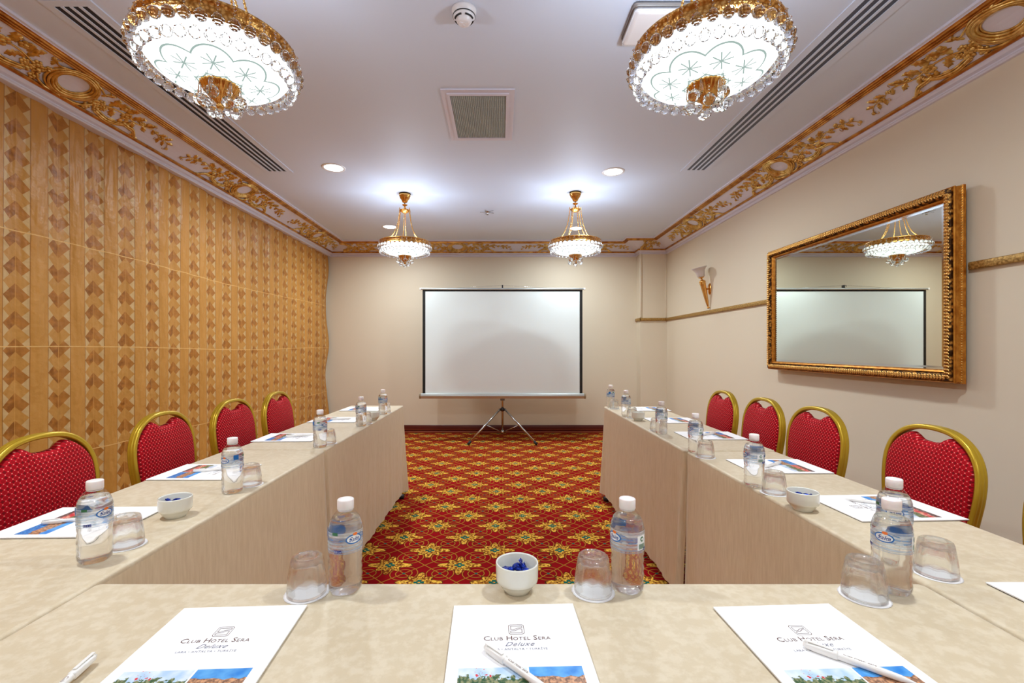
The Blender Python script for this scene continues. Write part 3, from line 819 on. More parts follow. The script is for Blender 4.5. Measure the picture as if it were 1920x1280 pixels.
def leaf_run(p0, p1, step, out):
    n = int((p1-p0).length/step); dvec = (p1-p0).normalized()
    for i in range(n):
        p = p0+dvec*step*(i+0.5)
        tmp = MB()
        for a, L in ((0.9, 0.018), (-0.9, 0.018), (0.0, 0.015)): lens(tmp, 0, 0, a, L, 0.0055, 0.006, 0.3, 5)
        tmp.ball((0.004, 0, 0.002), 0.005, 6, 4)
        X = dvec; Z = Vector((-1, 0, 0)); Y = Z.cross(X)
        Mx = Matrix((X, Y, Z)).transposed().to_4x4(); Mx.translation = p
        lf.add(tmp.v, tmp.f, True, Mx)
ee = 0.038
A_ = [Vector((-0.103, sy*(hy+ee), sz*(hz+ee))) for sy, sz in ((-1, -1), (1, -1), (1, 1), (-1, 1))]
for k in range(4): leaf_run(A_[k], A_[(k+1) % 4], 0.017, None)
lf.build('carved_leaves', Mat('leaf_gold', srgb(222, 172, 96), 0.3, 0.9), mr)
bd = MB(); e2 = 0.066
for sy, sz, ax in ((-1, 0, 'z'), (1, 0, 'z'), (0, -1, 'y'), (0, 1, 'y')):
    L_ = (hz if ax == 'z' else hy)+e2; n = int(2*L_/0.013)
    for i in range(n):
        q = -L_+2*L_*(i+0.5)/n
        c = (-0.050, sy*(hy+e2-0.002), q) if ax == 'z' else (-0.050, q, sz*(hz+e2-0.002))
        bd.ball(c, 0.0042, 6, 4)
bd.build('bead_row', M['gilt'], mr)

# ------------------------------------------------------------------ wall sconce
sc_ = empty('wall_sconce', (2.40, 5.25, 1.93), 0, 'unlit gold torch wall sconce with a frosted glass cup', 'wall lamp')
MB().lathe([(0.012, 0.018), (0.028, 0.014), (0.034, 0.006), (0.036, 0.0)], 28, M=Matrix.Rotation(-PI/2, 4, 'Y') @ Matrix.Diagonal((1.9, 1.0, 1, 1))).build('back_plate', M['brass'], sc_)
b = MB(); b.tube([(-0.01, 0, 0), (-0.04, 0, 0), (-0.07, 0, 0.0)], 0.007, 8); b.ball((-0.036, 0, 0), 0.013, 10, 6); b.build('arm', M['brass'], sc_)
TM = Matrix.Translation((-0.068, 0, 0.0)) @ Matrix.Rotation(math.radians(-13), 4, 'Y')
MB().lathe([(0.003, -0.232), (0.014, -0.224), (0.016, -0.216), (0.006, -0.208), (0.010, -0.198), (0.016, -0.15), (0.024, -0.04), (0.030, 0.05), (0.036, 0.062), (0.030, 0.07), (0.038, 0.082), (0.026, 0.10), (0.012, 0.106), (0.010, 0.126), (0.030, 0.13), (0.032, 0.138)], 40, M=TM, rad=lambda a, z: 1+(0.06*math.cos(10*a) if -0.2 < z < 0.05 else 0)).build('torch_body', M['brass'], sc_)
MB().lathe([(0.026, 0.136), (0.040, 0.146), (0.046, 0.18), (0.054, 0.21), (0.072, 0.238), (0.088, 0.25), (0.085, 0.251), (0.069, 0.241), (0.050, 0.212), (0.042, 0.18), (0.036, 0.15), (0.02, 0.142)], 40, M=TM).build('glass_cup', M['glass_shade'], sc_)

# ------------------------------------------------------------------ projection screen
ps = empty('projection_screen', (0.03, 6.2, 0), 0, 'pull-up projection screen with black border on a chrome tripod', 'projection screen')
sy_ = -0.06
MB().box(-1.070, 1.070, sy_-0.001, sy_+0.001, 0.64, 2.035).build('black_border', M['black'], ps)
MB().box(-1.032, 1.032, sy_-0.0025, sy_-0.0012, 0.64, 2.012).build('viewing_surface', M['screen'], ps)
f = MB(); f.box(-1.09, 1.09, sy_-0.012, sy_+0.012, 2.032, 2.058, bev=0.005); f.build('top_bar', M['alu'], ps)
f = MB()
for s in (-1, 1): f.box(s*1.098-0.009, s*1.098+0.009, sy_-0.014, sy_+0.014, 2.030, 2.060, bev=0.003)
f.build('bar_end_cap', M['white_plastic'], ps)
f = MB(); pr = [(-0.036, 0.0), (-0.032, 0.024), (-0.014, 0.036), (0.016, 0.036), (0.034, 0.02), (0.036, -0.01), (0.028, -0.034), (-0.024, -0.036)]
f.loft([[(x, sy_+a*0.9, 0.616+b_*0.95) for a, b_ in pr] for x in (-1.10, 1.10)], True, True, False); f.build('roller_case', M['alu'], ps)
f = MB()
for s in (-1, 1): f.loft([[(s*1.10+x, sy_+a*0.96, 0.616+b_*1.02) for a, b_ in pr] for x in (-0.012, 0.012)], True, True, False)
f.build('case_end_cap', Mat('end_cap_tan', srgb(150, 136, 110), 0.4), ps)
MB().tube([(0, 0, 0.11), (0, 0, 1.3)], 0.014, 12).build('lower_pole', M['chrome'], ps)
MB().tube([(0, 0.0, 1.25), (0, 0.0, 2.05)], 0.010, 12).build('upper_pole', M['chrome'], ps)
f = MB(); f.box(-0.009, 0.009, -0.03, 0.012, 2.055, 2.105, bev=0.003); f.tube([(0, -0.03, 2.095), (0, -0.06, 2.095), (0, -0.062, 2.075)], 0.004, 6); f.build('hanging_hook', M['dark'], ps)
f = MB(); f.tube([(-0.62, sy_, 2.058), (0, sy_, 2.092), (0.62, sy_, 2.058)], 0.0018, 5); f.build('hanging_wire', M['chrome'], ps)
f = MB(); f.box(-0.03, 0.03, -0.05, 0.02, 0.55, 0.585, bev=0.006); f.build('case_bracket', Mat('bracket_grey', srgb(120, 122, 126), 0.4, 0.4), ps)
f = MB(); f.lathe([(0.024, 0.405), (0.030, 0.41), (0.030, 0.44), (0.020, 0.45)], 20); f.box(-0.05, 0.05, -0.018, 0.014, 0.412, 0.436, bev=0.005); f.build('tripod_hub', M['steel'], ps)
for k, a in enumerate((math.radians(-148), math.radians(-33), math.radians(90))):
    ca, sa = math.cos(a), math.sin(a); Rr = 0.52 if k < 2 else 0.5
    f = MB(); f.tube([(0.045*ca, 0.045*sa, 0.425), (Rr*ca, Rr*sa, 0.022)], 0.0125, 10)
    l = f.build('leg', M['chrome'], ps)
    f = MB(); f.tube([((Rr-0.03)*ca, (Rr-0.03)*sa, 0.045), ((Rr+0.008)*ca, (Rr+0.008)*sa, 0.012)], 0.018, 10); f.build('rubber_foot', M['dark'], l)
    f = MB(); f.tube([(0.02*ca, 0.02*sa, 0.125), (0.26*ca, 0.26*sa, 0.24)], 0.006, 6); f.build('brace', M['chrome'], ps)
MB().lathe([(0.019, 0.105), (0.021, 0.11), (0.021, 0.14), (0.016, 0.145)], 16).build('brace_collar', M['chrome'], ps)

# ------------------------------------------------------------------ tables and cloths
def cloth_mesh(hx, hy, hem, seed, flare=(0.0, 0.0, 0.0, 0.0)):
    """hem / flare: for +x, +y, -x, -y sides"""
    rnd = random.Random(seed); ph = [rnd.uniform(0, 6.28) for _ in range(6)]
    rc = 0.014; per = []
    def seg(p, q, n, nrm, side):
        for i in range(n):
            t = i/n; per.append((p[0]+(q[0]-p[0])*t, p[1]+(q[1]-p[1])*t, nrm[0], nrm[1], side, side, 0.0, min(t, 1-t)*math.dist(p, q)))
    def arc(cx, cy, a0, s0, s1):
        for i in range(8):
            a = a0+PI/2*i/8; per.append((cx+rc*math.cos(a), cy+rc*math.sin(a), math.cos(a), math.sin(a), s0, s1, i/8, 0.0))
    ny_, nx_ = int(2*hy/0.02), int(2*hx/0.02)
    seg((hx, -hy+rc), (hx, hy-rc), ny_, (1, 0), 0); arc(hx-rc, hy-rc, 0, 0, 1)
    seg((hx-rc, hy), (-hx+rc, hy), nx_, (0, 1), 1); arc(-hx+rc, hy-rc, PI/2, 1, 2)
    seg((-hx, hy-rc), (-hx, -hy+rc), ny_, (-1, 0), 2); arc(-hx+rc, -hy+rc, PI, 2, 3)
    seg((-hx+rc, -hy), (hx-rc, -hy), nx_, (0, -1), 3); arc(hx-rc, -hy+rc, 1.5*PI, 3, 0)
    rings = []
    def ring(inset, z):
        rings.append([(x-nx*inset, y-ny*inset, z) for x, y, nx, ny, *_ in per])
    ring(0.010, TABZ); ring(0.004, TABZ-0.001); ring(0.001, TABZ-0.004)
    LV = 16
    for j in range(LV+1):
        t = j/LV; r = []
        for x, y, nx, ny, s0, s1, m_, dd in per:
            h = hem[s0]*(1-m_)+hem[s1]*m_; fl = flare[s0]*(1-m_)+flare[s1]*m_
            # hems hang a touch lower at the corners of the cloth
            z = (TABZ-0.010)+(h-(TABZ-0.010))*t
            d = t**1.2
            s_ = x*2.1+y*2.7
            wv = 0.004*math.sin(9*s_+ph[0])+0.003*math.sin(21*s_+ph[1]+t)+0.0015*math.sin(47*s_+ph[2])
            cornerness = math.exp(-dd/0.05) if m_ == 0.0 else 1.0
            off = d*(0.004+abs(fl)*1.0 + wv*(1.0-0.6*cornerness)) + d*cornerness*0.022*(1+0.6*math.sin(m_*2*PI*1.0+ph[3])) - d*0.010*math.exp(-((dd-0.07)/0.03)**2)*(m_ == 0.0)
            if fl < 0: off = d*0.001
            r.append((x+nx*off, y+ny*off, z))
        rings.append(r)
    mb = MB(); mb.loft(rings, True, False, True)
    n = len(per); mb.f.append(tuple(range(n))); mb.sm.append(False); mb.mi.append(0)
    # orient outward
    mb.f = [tuple(reversed(f)) if len(f) == 4 else f for f in mb.f]
    mb.v = mb.v
    return mb
def table(cx, cy, hx, hy, rz, hem, seed, label, clabel, flare=(0, 0, 0, 0), foot=None, legs=None):
    t = empty('folding_table', (cx, cy, 0), rz, label, 'table', 'folding tables set in a horseshoe')
    ix, iy = hx-0.012, hy-0.012
    MB().box(-ix, ix, -iy, iy, TABZ-0.030, TABZ-0.004, bev=0.004).build('tabletop', M['board'], t)
    for sy, ly in zip((-1, 1), legs or (-(iy-0.11), iy-0.11)):
        for sx in (-1, 1):
            L = MB(); L.tube([(sx*(ix-0.05), ly, TABZ-0.03), (sx*(ix-0.03), ly, 0.05), (sx*(ix-0.028), ly, 0.028)], 0.013, 10)
            l = L.build('leg', M['steel'], t)
            F = MB(); F.tube([(sx*(ix-0.032), ly, 0.02), (sx*(ix-0.006), ly, 0.02)], 0.018, 10)
            F.build('foot_sleeve', M['leg_cream'], l)
            F = MB(); F.tube([(sx*(ix-0.006), ly, 0.019), (sx*(ix+0.042 if foot == sx and sy > 0 else ix-0.004), ly, 0.019)], 0.019, 12)
            if foot == sx and sy > 0: F.build('rubber_foot', M['dark'], l)
        B = MB(); B.tube([(-ix+0.05, ly, 0.35), (ix-0.05, ly, 0.35)], 0.010, 8); B.build('crossbar', M['steel'], t)
    c = cloth_mesh(hx, hy, hem, seed, flare).build('tablecloth', M['cloth']); c.location = (cx, cy, 0.0005); c.rotation_euler = (0, 0, rz)
    tag(c, clabel, 'tablecloth', 'beige tablecloths')
    return t, c
OH = 0.50
# left row, right row (second tables reach further towards the screen), front table
table(-1.083, 1.345, 0.238, 0.868, 0.0, (0.03, 0.03, OH, 0.03), 1, 'narrow table under beige cloth, nearest in the left row', 'beige suede cloth on the nearest table of the left row', (0.0, -1, 0, 0), None, (-0.745, 0.405))
table(-1.064, 3.080, 0.226, 0.855, -0.010, (0.035, 0.03, OH, 0.03), 2, 'narrow table under beige cloth at the far end of the left row', 'beige suede cloth on the far table of the left row', (0.004, 0.03, 0, -1), 1, (-0.822, 0.735))
table(1.098, 1.325, 0.212, 0.858, 0.0, (OH, OH, 0.03, 0.03), 3, 'narrow table under beige cloth, nearest in the right row', 'beige suede cloth on the nearest table of the right row', (0, -1, 0, 0), None, (-0.745, 0.588))
table(1.098, 3.035, 0.220, 0.838, 0.004, (OH, 0.03, 0.035, OH), 4, 'narrow table under beige cloth at the far end of the right row', 'beige suede cloth on the far table of the right row', (0, 0.0, 0.004, -1), -1, (-0.245, 0.72))
table(0.019, 0.733, 0.861, 0.226, 0.0, (0.03, 0.03, 0.03, 0.40), 5, 'narrow table under beige cloth across the front of the picture', 'beige suede cloth on the table across the foreground', (-1, 0.004, -1, 0))

# ------------------------------------------------------------------ chairs: local +X faces the table
def chair():
    r = empty('banquet_chair')
    lean = lambda z: -0.215-0.10*max(0, z-0.44)
    half = [(0.135, 0.40), (0.150, 0.55), (0.170, 0.68), (0.181, 0.77), (0.177, 0.845), (0.150, 0.905), (0.100, 0.946), (0.040, 0.963)]
    P = [(-y, z) for y, z in half]+[(y, z) for y, z in reversed(half)]
    Q = catmull([(0, y, z) for y, z in P], 6)
    # ribbed section: (across, depth)
    SEC = [(-0.009, -0.020), (-0.011, -0.014), (-0.008, -0.0085), (-0.011, -0.004), (-0.011, 0.002), (-0.008, 0.0065), (-0.011, 0.011), (-0.010, 0.016), (-0.004, 0.019), (0.004, 0.019), (0.010, 0.016), (0.011, 0.011), (0.008, 0.0065), (0.011, 0.002), (0.011, -0.004), (0.008, -0.0085), (0.011, -0.014), (0.009, -0.020)]
    sec = [(a*0.8, b*0.78) for a, b in SEC]; rings = []
    for i, p in enumerate(Q):
        a = Q[max(i-1, 0)]; b = Q[min(i+1, len(Q)-1)]; t = (b-a).normalized(); n = Vector((0, -t.z, t.y))   # outward
        if n.dot(Vector((0, p.y, p.z-0.7))) < 0: n = -n
        rings.append([(lean(p.z)+dx, p.y+n.y*dn, p.z+n.z*dn) for dn, dx in sec])
    f = MB(); f.loft(rings, True, True, True); f.build('back_frame', M['chair_gold'], r)
    # back cushion with the handle dip at the top
    O = []
    hw = [(y-0.013, z) for y, z in half if z > 0.5]
    top = [(0.142, 0.894), (0.116, 0.920), (0.088, 0.936), (0.068, 0.938), (0.053, 0.928), (0.034, 0.918), (0.0, 0.914)]
    right = [(0.130, 0.52), (0.141, 0.56), (0.160, 0.68), (0.171, 0.77), (0.167, 0.845)]+top
    O = catmull([(0, y, z) for y, z in [(0.0, 0.51)]+right], 4)
    O = O[:-1]+[Vector((0, 0, 0.914))]+[Vector((0, -p.y, p.z)) for p in reversed(O[1:-1])]
    c = Vector((0, 0, 0.73)); rings = []
    def ringf(sc, dx):
        w_ = min(1, max(0, (0.97-sc)/0.17)); out = []
        for p in O:
            a = math.atan2(p.z-c.z, p.y); ey, ez = 0.162*math.cos(a), 0.19*math.sin(a)
            py, pz = p.y*(1-w_)+ey*w_, (p.z-c.z)*(1-w_)+ez*w_
            out.append((lean(c.z+pz*sc)+dx, py*sc, c.z+pz*sc))
        return out
    prof = [(0.4, -0.024), (0.8, -0.023), (0.96, -0.018), (1.0, -0.008), (1.0, 0.004), (0.975, 0.016), (0.93, 0.022), (0.8, 0.028), (0.55, 0.034), (0.25, 0.036)]
    m_ = MB(); m_.loft([ringf(a, b) for a, b in prof], True, True, True); m_.build('backrest', M['red'], r)
    # seat
    s = MB(); s.box(-0.205, 0.205, -0.192, 0.192, 0.415, 0.468, bev=0.022); s.build('seat', M['red'], r)
    s = MB()
    for y in (-0.17, 0.17): s.tube([(-0.21, y, 0.405), (0.19, y, 0.405)], 0.011, 8)
    for x in (-0.2, 0.18): s.tube([(x, -0.17, 0.405), (x, 0.17, 0.405)], 0.011, 8)
    s.build('seat_frame', M['chair_gold'], r)
    for y in (-1, 1):
        l = MB(); l.tube(catmull([(-0.212, y*0.138, 0.43), (-0.215, y*0.155, 0.25), (-0.25, y*0.18, 0.0)], 5), 0.0125, 8); l.build('leg', M['chair_gold'], r)
        l = MB(); l.tube([(0.185, y*0.17, 0.41), (0.20, y*0.178, 0.0)], 0.0125, 8); l.build('leg', M['chair_gold'], r)
    return r
# seat depth is 0.41: the back rises behind the outer cloth edge, the seat tucks under it
ch = chair(); first = True
CHS = [(-1, 1.49, 1.492, 0.0, 'red banquet chair nearest in the left row, cut off by the left edge'),
       (-1, 1.475, 2.012, 0.02, 'red and gold banquet chair in the left row, second from the left edge'),
       (-1, 1.46, 2.50, -0.03, 'red and gold banquet chair in the left row, third from the left edge'),
       (-1, 1.43, 2.945, 0.0, 'red and gold banquet chair in the left row, closest to the far wall'),
       (1, 1.46, 3.01, 0.0, 'red and gold banquet chair in the right row, closest to the far wall'),
       (1, 1.475, 2.57, 0.0, 'red and gold banquet chair in the right row, second from the far wall'),
       (1, 1.50, 2.17, 0.02, 'red and gold banquet chair in the right row, below the left part of the mirror'),
       (1, 1.55, 1.655, -0.02, 'large red banquet chair in the right row, just behind the two overlapping bottles'),
       (1, 1.50, 1.108, 0.0, 'banquet chair at the right edge of the picture, only a sliver of gold frame showing')]
for sx, X, y, dr, lb in CHS:
    o = ch if first else copy_tree(ch); first = False
    o.location = (sx*(X-0.215-0.045), y, 0); o.rotation_euler = (0, 0, (0 if sx < 0 else PI)+dr)
    tag(o, lb, 'chair', 'red banquet chairs')

# ------------------------------------------------------------------ bottles
BP = [(0.006, 0.004), (0.018, 0.0035), (0.026, 0.001), (0.0305, 0.004), (0.0325, 0.010), (0.0332, 0.018), (0.0318, 0.026), (0.0334, 0.033), (0.0318, 0.041), (0.0334, 0.048), (0.0318, 0.056), (0.0334, 0.063), (0.0318, 0.071), (0.0334, 0.078), (0.0330, 0.086),
      (0.0330, 0.128), (0.0335, 0.131), (0.0325, 0.136), (0.0290, 0.146), (0.0225, 0.156), (0.0160, 0.163), (0.0132, 0.166), (0.0130, 0.170)]
def bottle():
    r = empty('water_bottle')
    foot = lambda a, z: 1+(0.05*math.cos(5*a) if z < 0.006 else 0)+(0.012*math.sin(3*a+z*160) if 0.018 < z < 0.08 else 0)
    MB().lathe(BP, 40, cap=False, rad=foot).build('body', M['pet'], r)
    wp = [(max(q-0.0009, 0.003), z+0.0008) for q, z in BP if z < 0.15]; wp.append((0.0262, 0.150))
    MB().lathe(wp, 40, rad=foot).build('water', M['water'], r)
    MB().lathe([(0.0125, 0.1655), (0.0160, 0.166), (0.0162, 0.1665), (0.0162, 0.184), (0.0150, 0.1855), (0.006, 0.186)], 40, rad=lambda a, z: 1+(0.012*math.cos(40*a) if 0.167 < z < 0.184 else 0)).build('cap', M['cap'], r)
    MB().lathe([(0.0145, 0.1628), (0.0150, 0.1632), (0.0150, 0.1645), (0.0140, 0.1650)], 32).build('neck_ring', M['cap'], r)
    R0 = 0.0337
    lab = MB().lathe([(R0, 0.0865), (R0, 0.1275)], 56, cap=False).build('label', M['label'], r)
    def wrap(vs, phi, R, zc):   # flat (x,y) -> cylinder
        return [(R*math.cos(phi+x/R), R*math.sin(phi+x/R), zc+y) for x, y, *_ in vs]
    def disc(rx, ry, n=24, cx=0, cy=0):
        vs = [(cx, cy, 0)]+[(cx+rx*math.cos(2*PI*k/n), cy+ry*math.sin(2*PI*k/n), 0) for k in range(n)]
        return vs, [(0, 1+k, 1+(k+1) % n) for k in range(n)]
    def rect(x0, x1, y0, y1, n=5):
        vs = [(x0+(x1-x0)*i/n, y, 0) for y in (y0, y1) for i in range(n+1)]
        return vs, [(i, i+1, n+2+i, n+1+i) for i in range(n)]
    for phi in (0.0, PI):
        lg = MB()
        for mi, (geo, dR) in enumerate(((disc(0.0170, 0.0095), 0.0003), (disc(0.0145, 0.0072), 0.0006), (text_geo('Saka', 0.0125, shear=0.35), 0.0009), (disc(0.005, 0.0030, 12, 0.002, 0.0095), 0.0010))):
            lg.mat = mi; vs, fs = geo
            if mi == 2: vs = [(x, y-0.004, 0) for x, y, *_ in vs]
            lg.add(wrap(vs, phi, R0+dR, 0.114), fs)
        lg.build('logo', [M['label_blue'], M['label_white'], M['label_navy'], M['label_orange']], lab)
    mk = MB()
    vs, fs = rect(-0.012, 0.012, -0.016, 0.012); mk.mat = 0; mk.add(wrap(vs, PI/2+0.25, R0+0.0002, 0.108), fs)
    mk.mat = 1
    vs, fs = disc(0.005, 0.005, 20, 0, 0.005); mk.add(wrap(vs, PI/2+0.25, R0+0.0005, 0.108), fs)
    for k in range(12):
        vs, fs = rect(-0.009+k*0.0015, -0.0082+k*0.0015, -0.014, -0.004, 1); mk.add(wrap(vs, PI/2+0.25, R0+0.0005, 0.108), fs)
    mk.mat = 0; vs, fs = disc(0.0028, 0.0028, 14, 0, 0.005); mk.add(wrap(vs, PI/2+0.25, R0+0.0008, 0.108), fs)
    mk.build('recycling_and_barcode', [M['label_white'], M['label_green']], lab)
    for phi in (-0.95, PI-0.95):
        vb = MB()
        vb.mat = 0; vs, fs = rect(-0.0075, 0.0075, -0.003, 0.003); vb.add(wrap(vs, phi, R0+0.0004, 0.092), fs)
        vb.mat = 1; vs, fs = text_geo('0.5 L e', 0.0048); vb.add(wrap([(x, y-0.0017, 0) for x, y, *_ in vs], phi, R0+0.0008, 0.092), fs)
        vb.build('volume_mark', [M['label_navy'], M['label_white']], lab)
    tg = MB(); tg.mat = 0; vs, fs = rect(-0.008, 0.008, -0.008, 0.008); tg.add(wrap(vs, -PI/2-0.45, R0+0.0004, 0.1235), fs)
    tg.mat = 1; vs, fs = rect(-0.006, 0.006, -0.003, 0.003); tg.add(wrap(vs, -PI/2+0.45, R0+0.0004, 0.126), fs)
    tg.build('tint_patch', [M['label_blue'], M['label_green']], lab)
    return r
bt = bottle()
BT = [(-0.935, 1.058, -0.30, 'water bottle nearest in the left row, before the nearest red chair'),
      (-0.912, 1.562, 1.3, 'water bottle in the left row, second from the camera, beside an upturned glass'),
      (-0.892, 2.270, -0.3, 'water bottle standing at the joint of the two left tables'),
      (-0.876, 2.887, -0.6, 'water bottle on the far left table, before the small white bowl'),
      (-0.870, 3.400, -0.8, 'water bottle on the far left table, last one before the screen'),
      (-0.313, 0.928, -0.75, 'water bottle at the far edge of the front table, left of the candy bowl'),
      (0.258, 0.932, -PI+0.45, 'water bottle at the far edge of the front table, right of the candy bowl'),
      (0.791, 0.927, -PI+0.5, 'water bottle at the right corner of the front table, overlapping another bottle'),
      (0.9207, 1.072, -PI+0.9, 'water bottle on the nearest right table, directly behind the corner bottle'),
      (0.900, 1.626, PI-0.1, 'water bottle in the right row beside a glass, second from the camera'),
      (0.914, 2.147, PI+0.1, 'water bottle standing at the joint of the two right tables'),
      (0.924, 2.630, PI+0.2, 'water bottle on the far right table, nearest of the three there'),
      (0.913, 3.330, PI+0.4, 'water bottle on the far right table, beside the small bowl'),
      (0.918, 3.815, 0.0, 'water bottle at the very end of the far right table')]
for i, (x, y, a, lb) in enumerate(BT):
    o = bt if i == 0 else copy_tree(bt)
    o.location = (x, y, TABZ+0.0008); o.rotation_euler = (0, 0, a); tag(o, lb, 'bottle', 'small water bottles')

# ------------------------------------------------------------------ upturned tumblers on paper coasters
def tumbler():
    n = 60
    fac = lambda a, z: 1+(0.045*abs(math.cos(5*a)) if 0.024 < z < 0.073 else 0)
    outer = [(0.0375, 0.0), (0.0378, 0.010), (0.0365, 0.024), (0.0355, 0.028), (0.0325, 0.050), (0.0300, 0.066), (0.0285, 0.071), (0.0262, 0.0735)]
    inner = [(0.010, 0.0605), (0.022, 0.0600), (0.0265, 0.057), (0.0335, 0.025), (0.0348, 0.010), (0.0352, 0.0005)]
    top = [(0.020, 0.0735), (0.017, 0.0700), (0.008, 0.0690), (0.001, 0.0690)]
    prof = [(0.0006, 0.0605)]+inner+outer+top
    return MB().lathe(prof, n, rad=fac, cap=False)
def coaster():
    n = 72
    return MB().lathe([(0.0425, 0.0), (0.0430, 0.0006), (0.036, 0.0009), (0.001, 0.0009)], n, rad=lambda a, z: 1+0.012*math.cos(24*a), cap=False)
tm = tumbler(); cm = coaster(); tg = cg = None
GL = [(-0.387, 0.918, 'on the front table, left of the left front bottle'),
      (0.187, 0.924, 'on the front table, between the candy bowl and a bottle'),
      (0.718, 0.905, 'on the front table, beside the corner bottle on the right'),
      (0.945, 0.995, 'on the nearest right table, right of the overlapping bottles'),
      (-0.930, 1.140, 'in the left row, behind the nearest bottle'),
      (-0.898, 1.648, 'in the left row, behind the second bottle'),
      (-0.884, 2.360, 'in the left row, behind the bottle at the table joint'),
      (-0.874, 2.985, 'on the far left table, between bottle and small bowl'),
      (-0.876, 3.510, 'on the far left table, last one before the screen'),
      (0.927, 1.552, 'in the right row, just before the second bottle'),
      (0.924, 2.064, 'in the right row, just before the bottle at the table joint'),
      (0.931, 2.735, 'on the far right table, behind its nearest bottle'),
      (0.929, 3.235, 'on the far right table, near the small bowl'),
      (0.926, 3.725, 'at the end of the far right table')]
for i, (x, y, lb) in enumerate(GL):
    if i == 0: tg = tm.build('drinking_glass', M['glass']); cg = cm.build('paper_coaster', M['paper']); a, c = tg, cg
    else:
        a = tg.copy(); C.objects.link(a); c = cg.copy(); C.objects.link(c)
    c.location = (x, y, TABZ+0.0008); a.location = (x, y, TABZ+0.0019); a.rotation_euler = (0, 0, i*0.7)
    tag(a, 'upturned tumbler '+lb, 'glass', 'upturned water tumblers')
    tag(c, 'white coaster under tumbler '+lb, 'coaster', 'paper coasters under the tumblers')

# ------------------------------------------------------------------ bowls and candies
bm = MB().lathe([(0.022, 0.0), (0.0262, 0.0), (0.0275, 0.004), (0.034, 0.012), (0.0385, 0.019), (0.0415, 0.021), (0.0425, 0.026), (0.0430, 0.055), (0.0425, 0.0575), (0.0405, 0.0578), (0.0392, 0.055), (0.0388, 0.026), (0.034, 0.014), (0.022, 0.007), (0.001, 0.006)], 56, cap=False)
BW = [(0.034, 0.930, 'white china bowl of blue candies in the middle of the front table', 'middle of the front table'),
      (-0.947, 1.337, 'white china bowl on the nearest left table behind the tumbler', 'nearest left table'),
      (0.918, 1.392, 'white china bowl on the nearest right table beside a notepad', 'nearest right table'),
      (-0.868, 3.126, 'small white china bowl on the far left table between bottles', ''),
      (0.937, 3.115, 'small white china bowl on the far right table between bottles', '')]
def candy():
    mb = MB(); mb.ball((0, 0, 0), 0.0078, 12, 8, sc=(1.35, 1, 0.9))
    for s in (-1, 1):
        rings = []
        for k, (x, r) in enumerate(((0.0085, 0.003), (0.0115, 0.0018), (0.014, 0.005), (0.0175, 0.0085))):
            rings.append([(s*x+0.0008*math.sin(4*a+k), r*(1+0.2*math.sin(5*a))*math.cos(a), 0.45*r*math.sin(a)+0.0006*math.sin(6*a)) for a in [2*PI*q/14 for q in range(14)]])
        mb.loft(rings, True, True, False)
    return mb
cn = candy(); cy0 = None; b0 = None
for i, (x, y, lb, wh) in enumerate(BW):
    if i == 0: b0 = bm.build('candy_bowl', M['ceramic']); b = b0
    else: b = b0.copy(); C.objects.link(b)
    b.location = (x, y, TABZ+0.0008); tag(b, lb, 'bowl', 'white china bowls')
    if i > 2: continue
    rnd = random.Random(i+11)
    spots = [(-0.022, 0.010, 0.018), (-0.016, -0.014, 0.018), (0.006, 0.0, 0.016), (0.022, -0.008, 0.018), (0.012, 0.022, 0.018), (-0.018, 0.0, 0.033), (-0.004, -0.020, 0.031), (0.016, 0.010, 0.034), (0.0, 0.014, 0.036), (0.020, -0.010, 0.036), (-0.026, -0.004, 0.034)]
    for k, (cx, cy, cz) in enumerate(spots):
        if cy0 is None: c = cy0 = cn.build('wrapped_candy', M['foil'])
        else: c = cy0.copy(); C.objects.link(c)
        c.location = (x+cx*0.85, y+cy*0.85, TABZ+0.0068+cz); c.rotation_euler = (rnd.uniform(-0.5, 0.5), rnd.uniform(-0.5, 0.5), rnd.uniform(0, PI))
        if i == 0 and k == 7: c.rotation_euler = (0.3, 1.2, 0.4)
        tag(c, 'blue foil wrapped candy in the white bowl, '+wh, 'candy', 'blue candies in the bowl, '+wh)

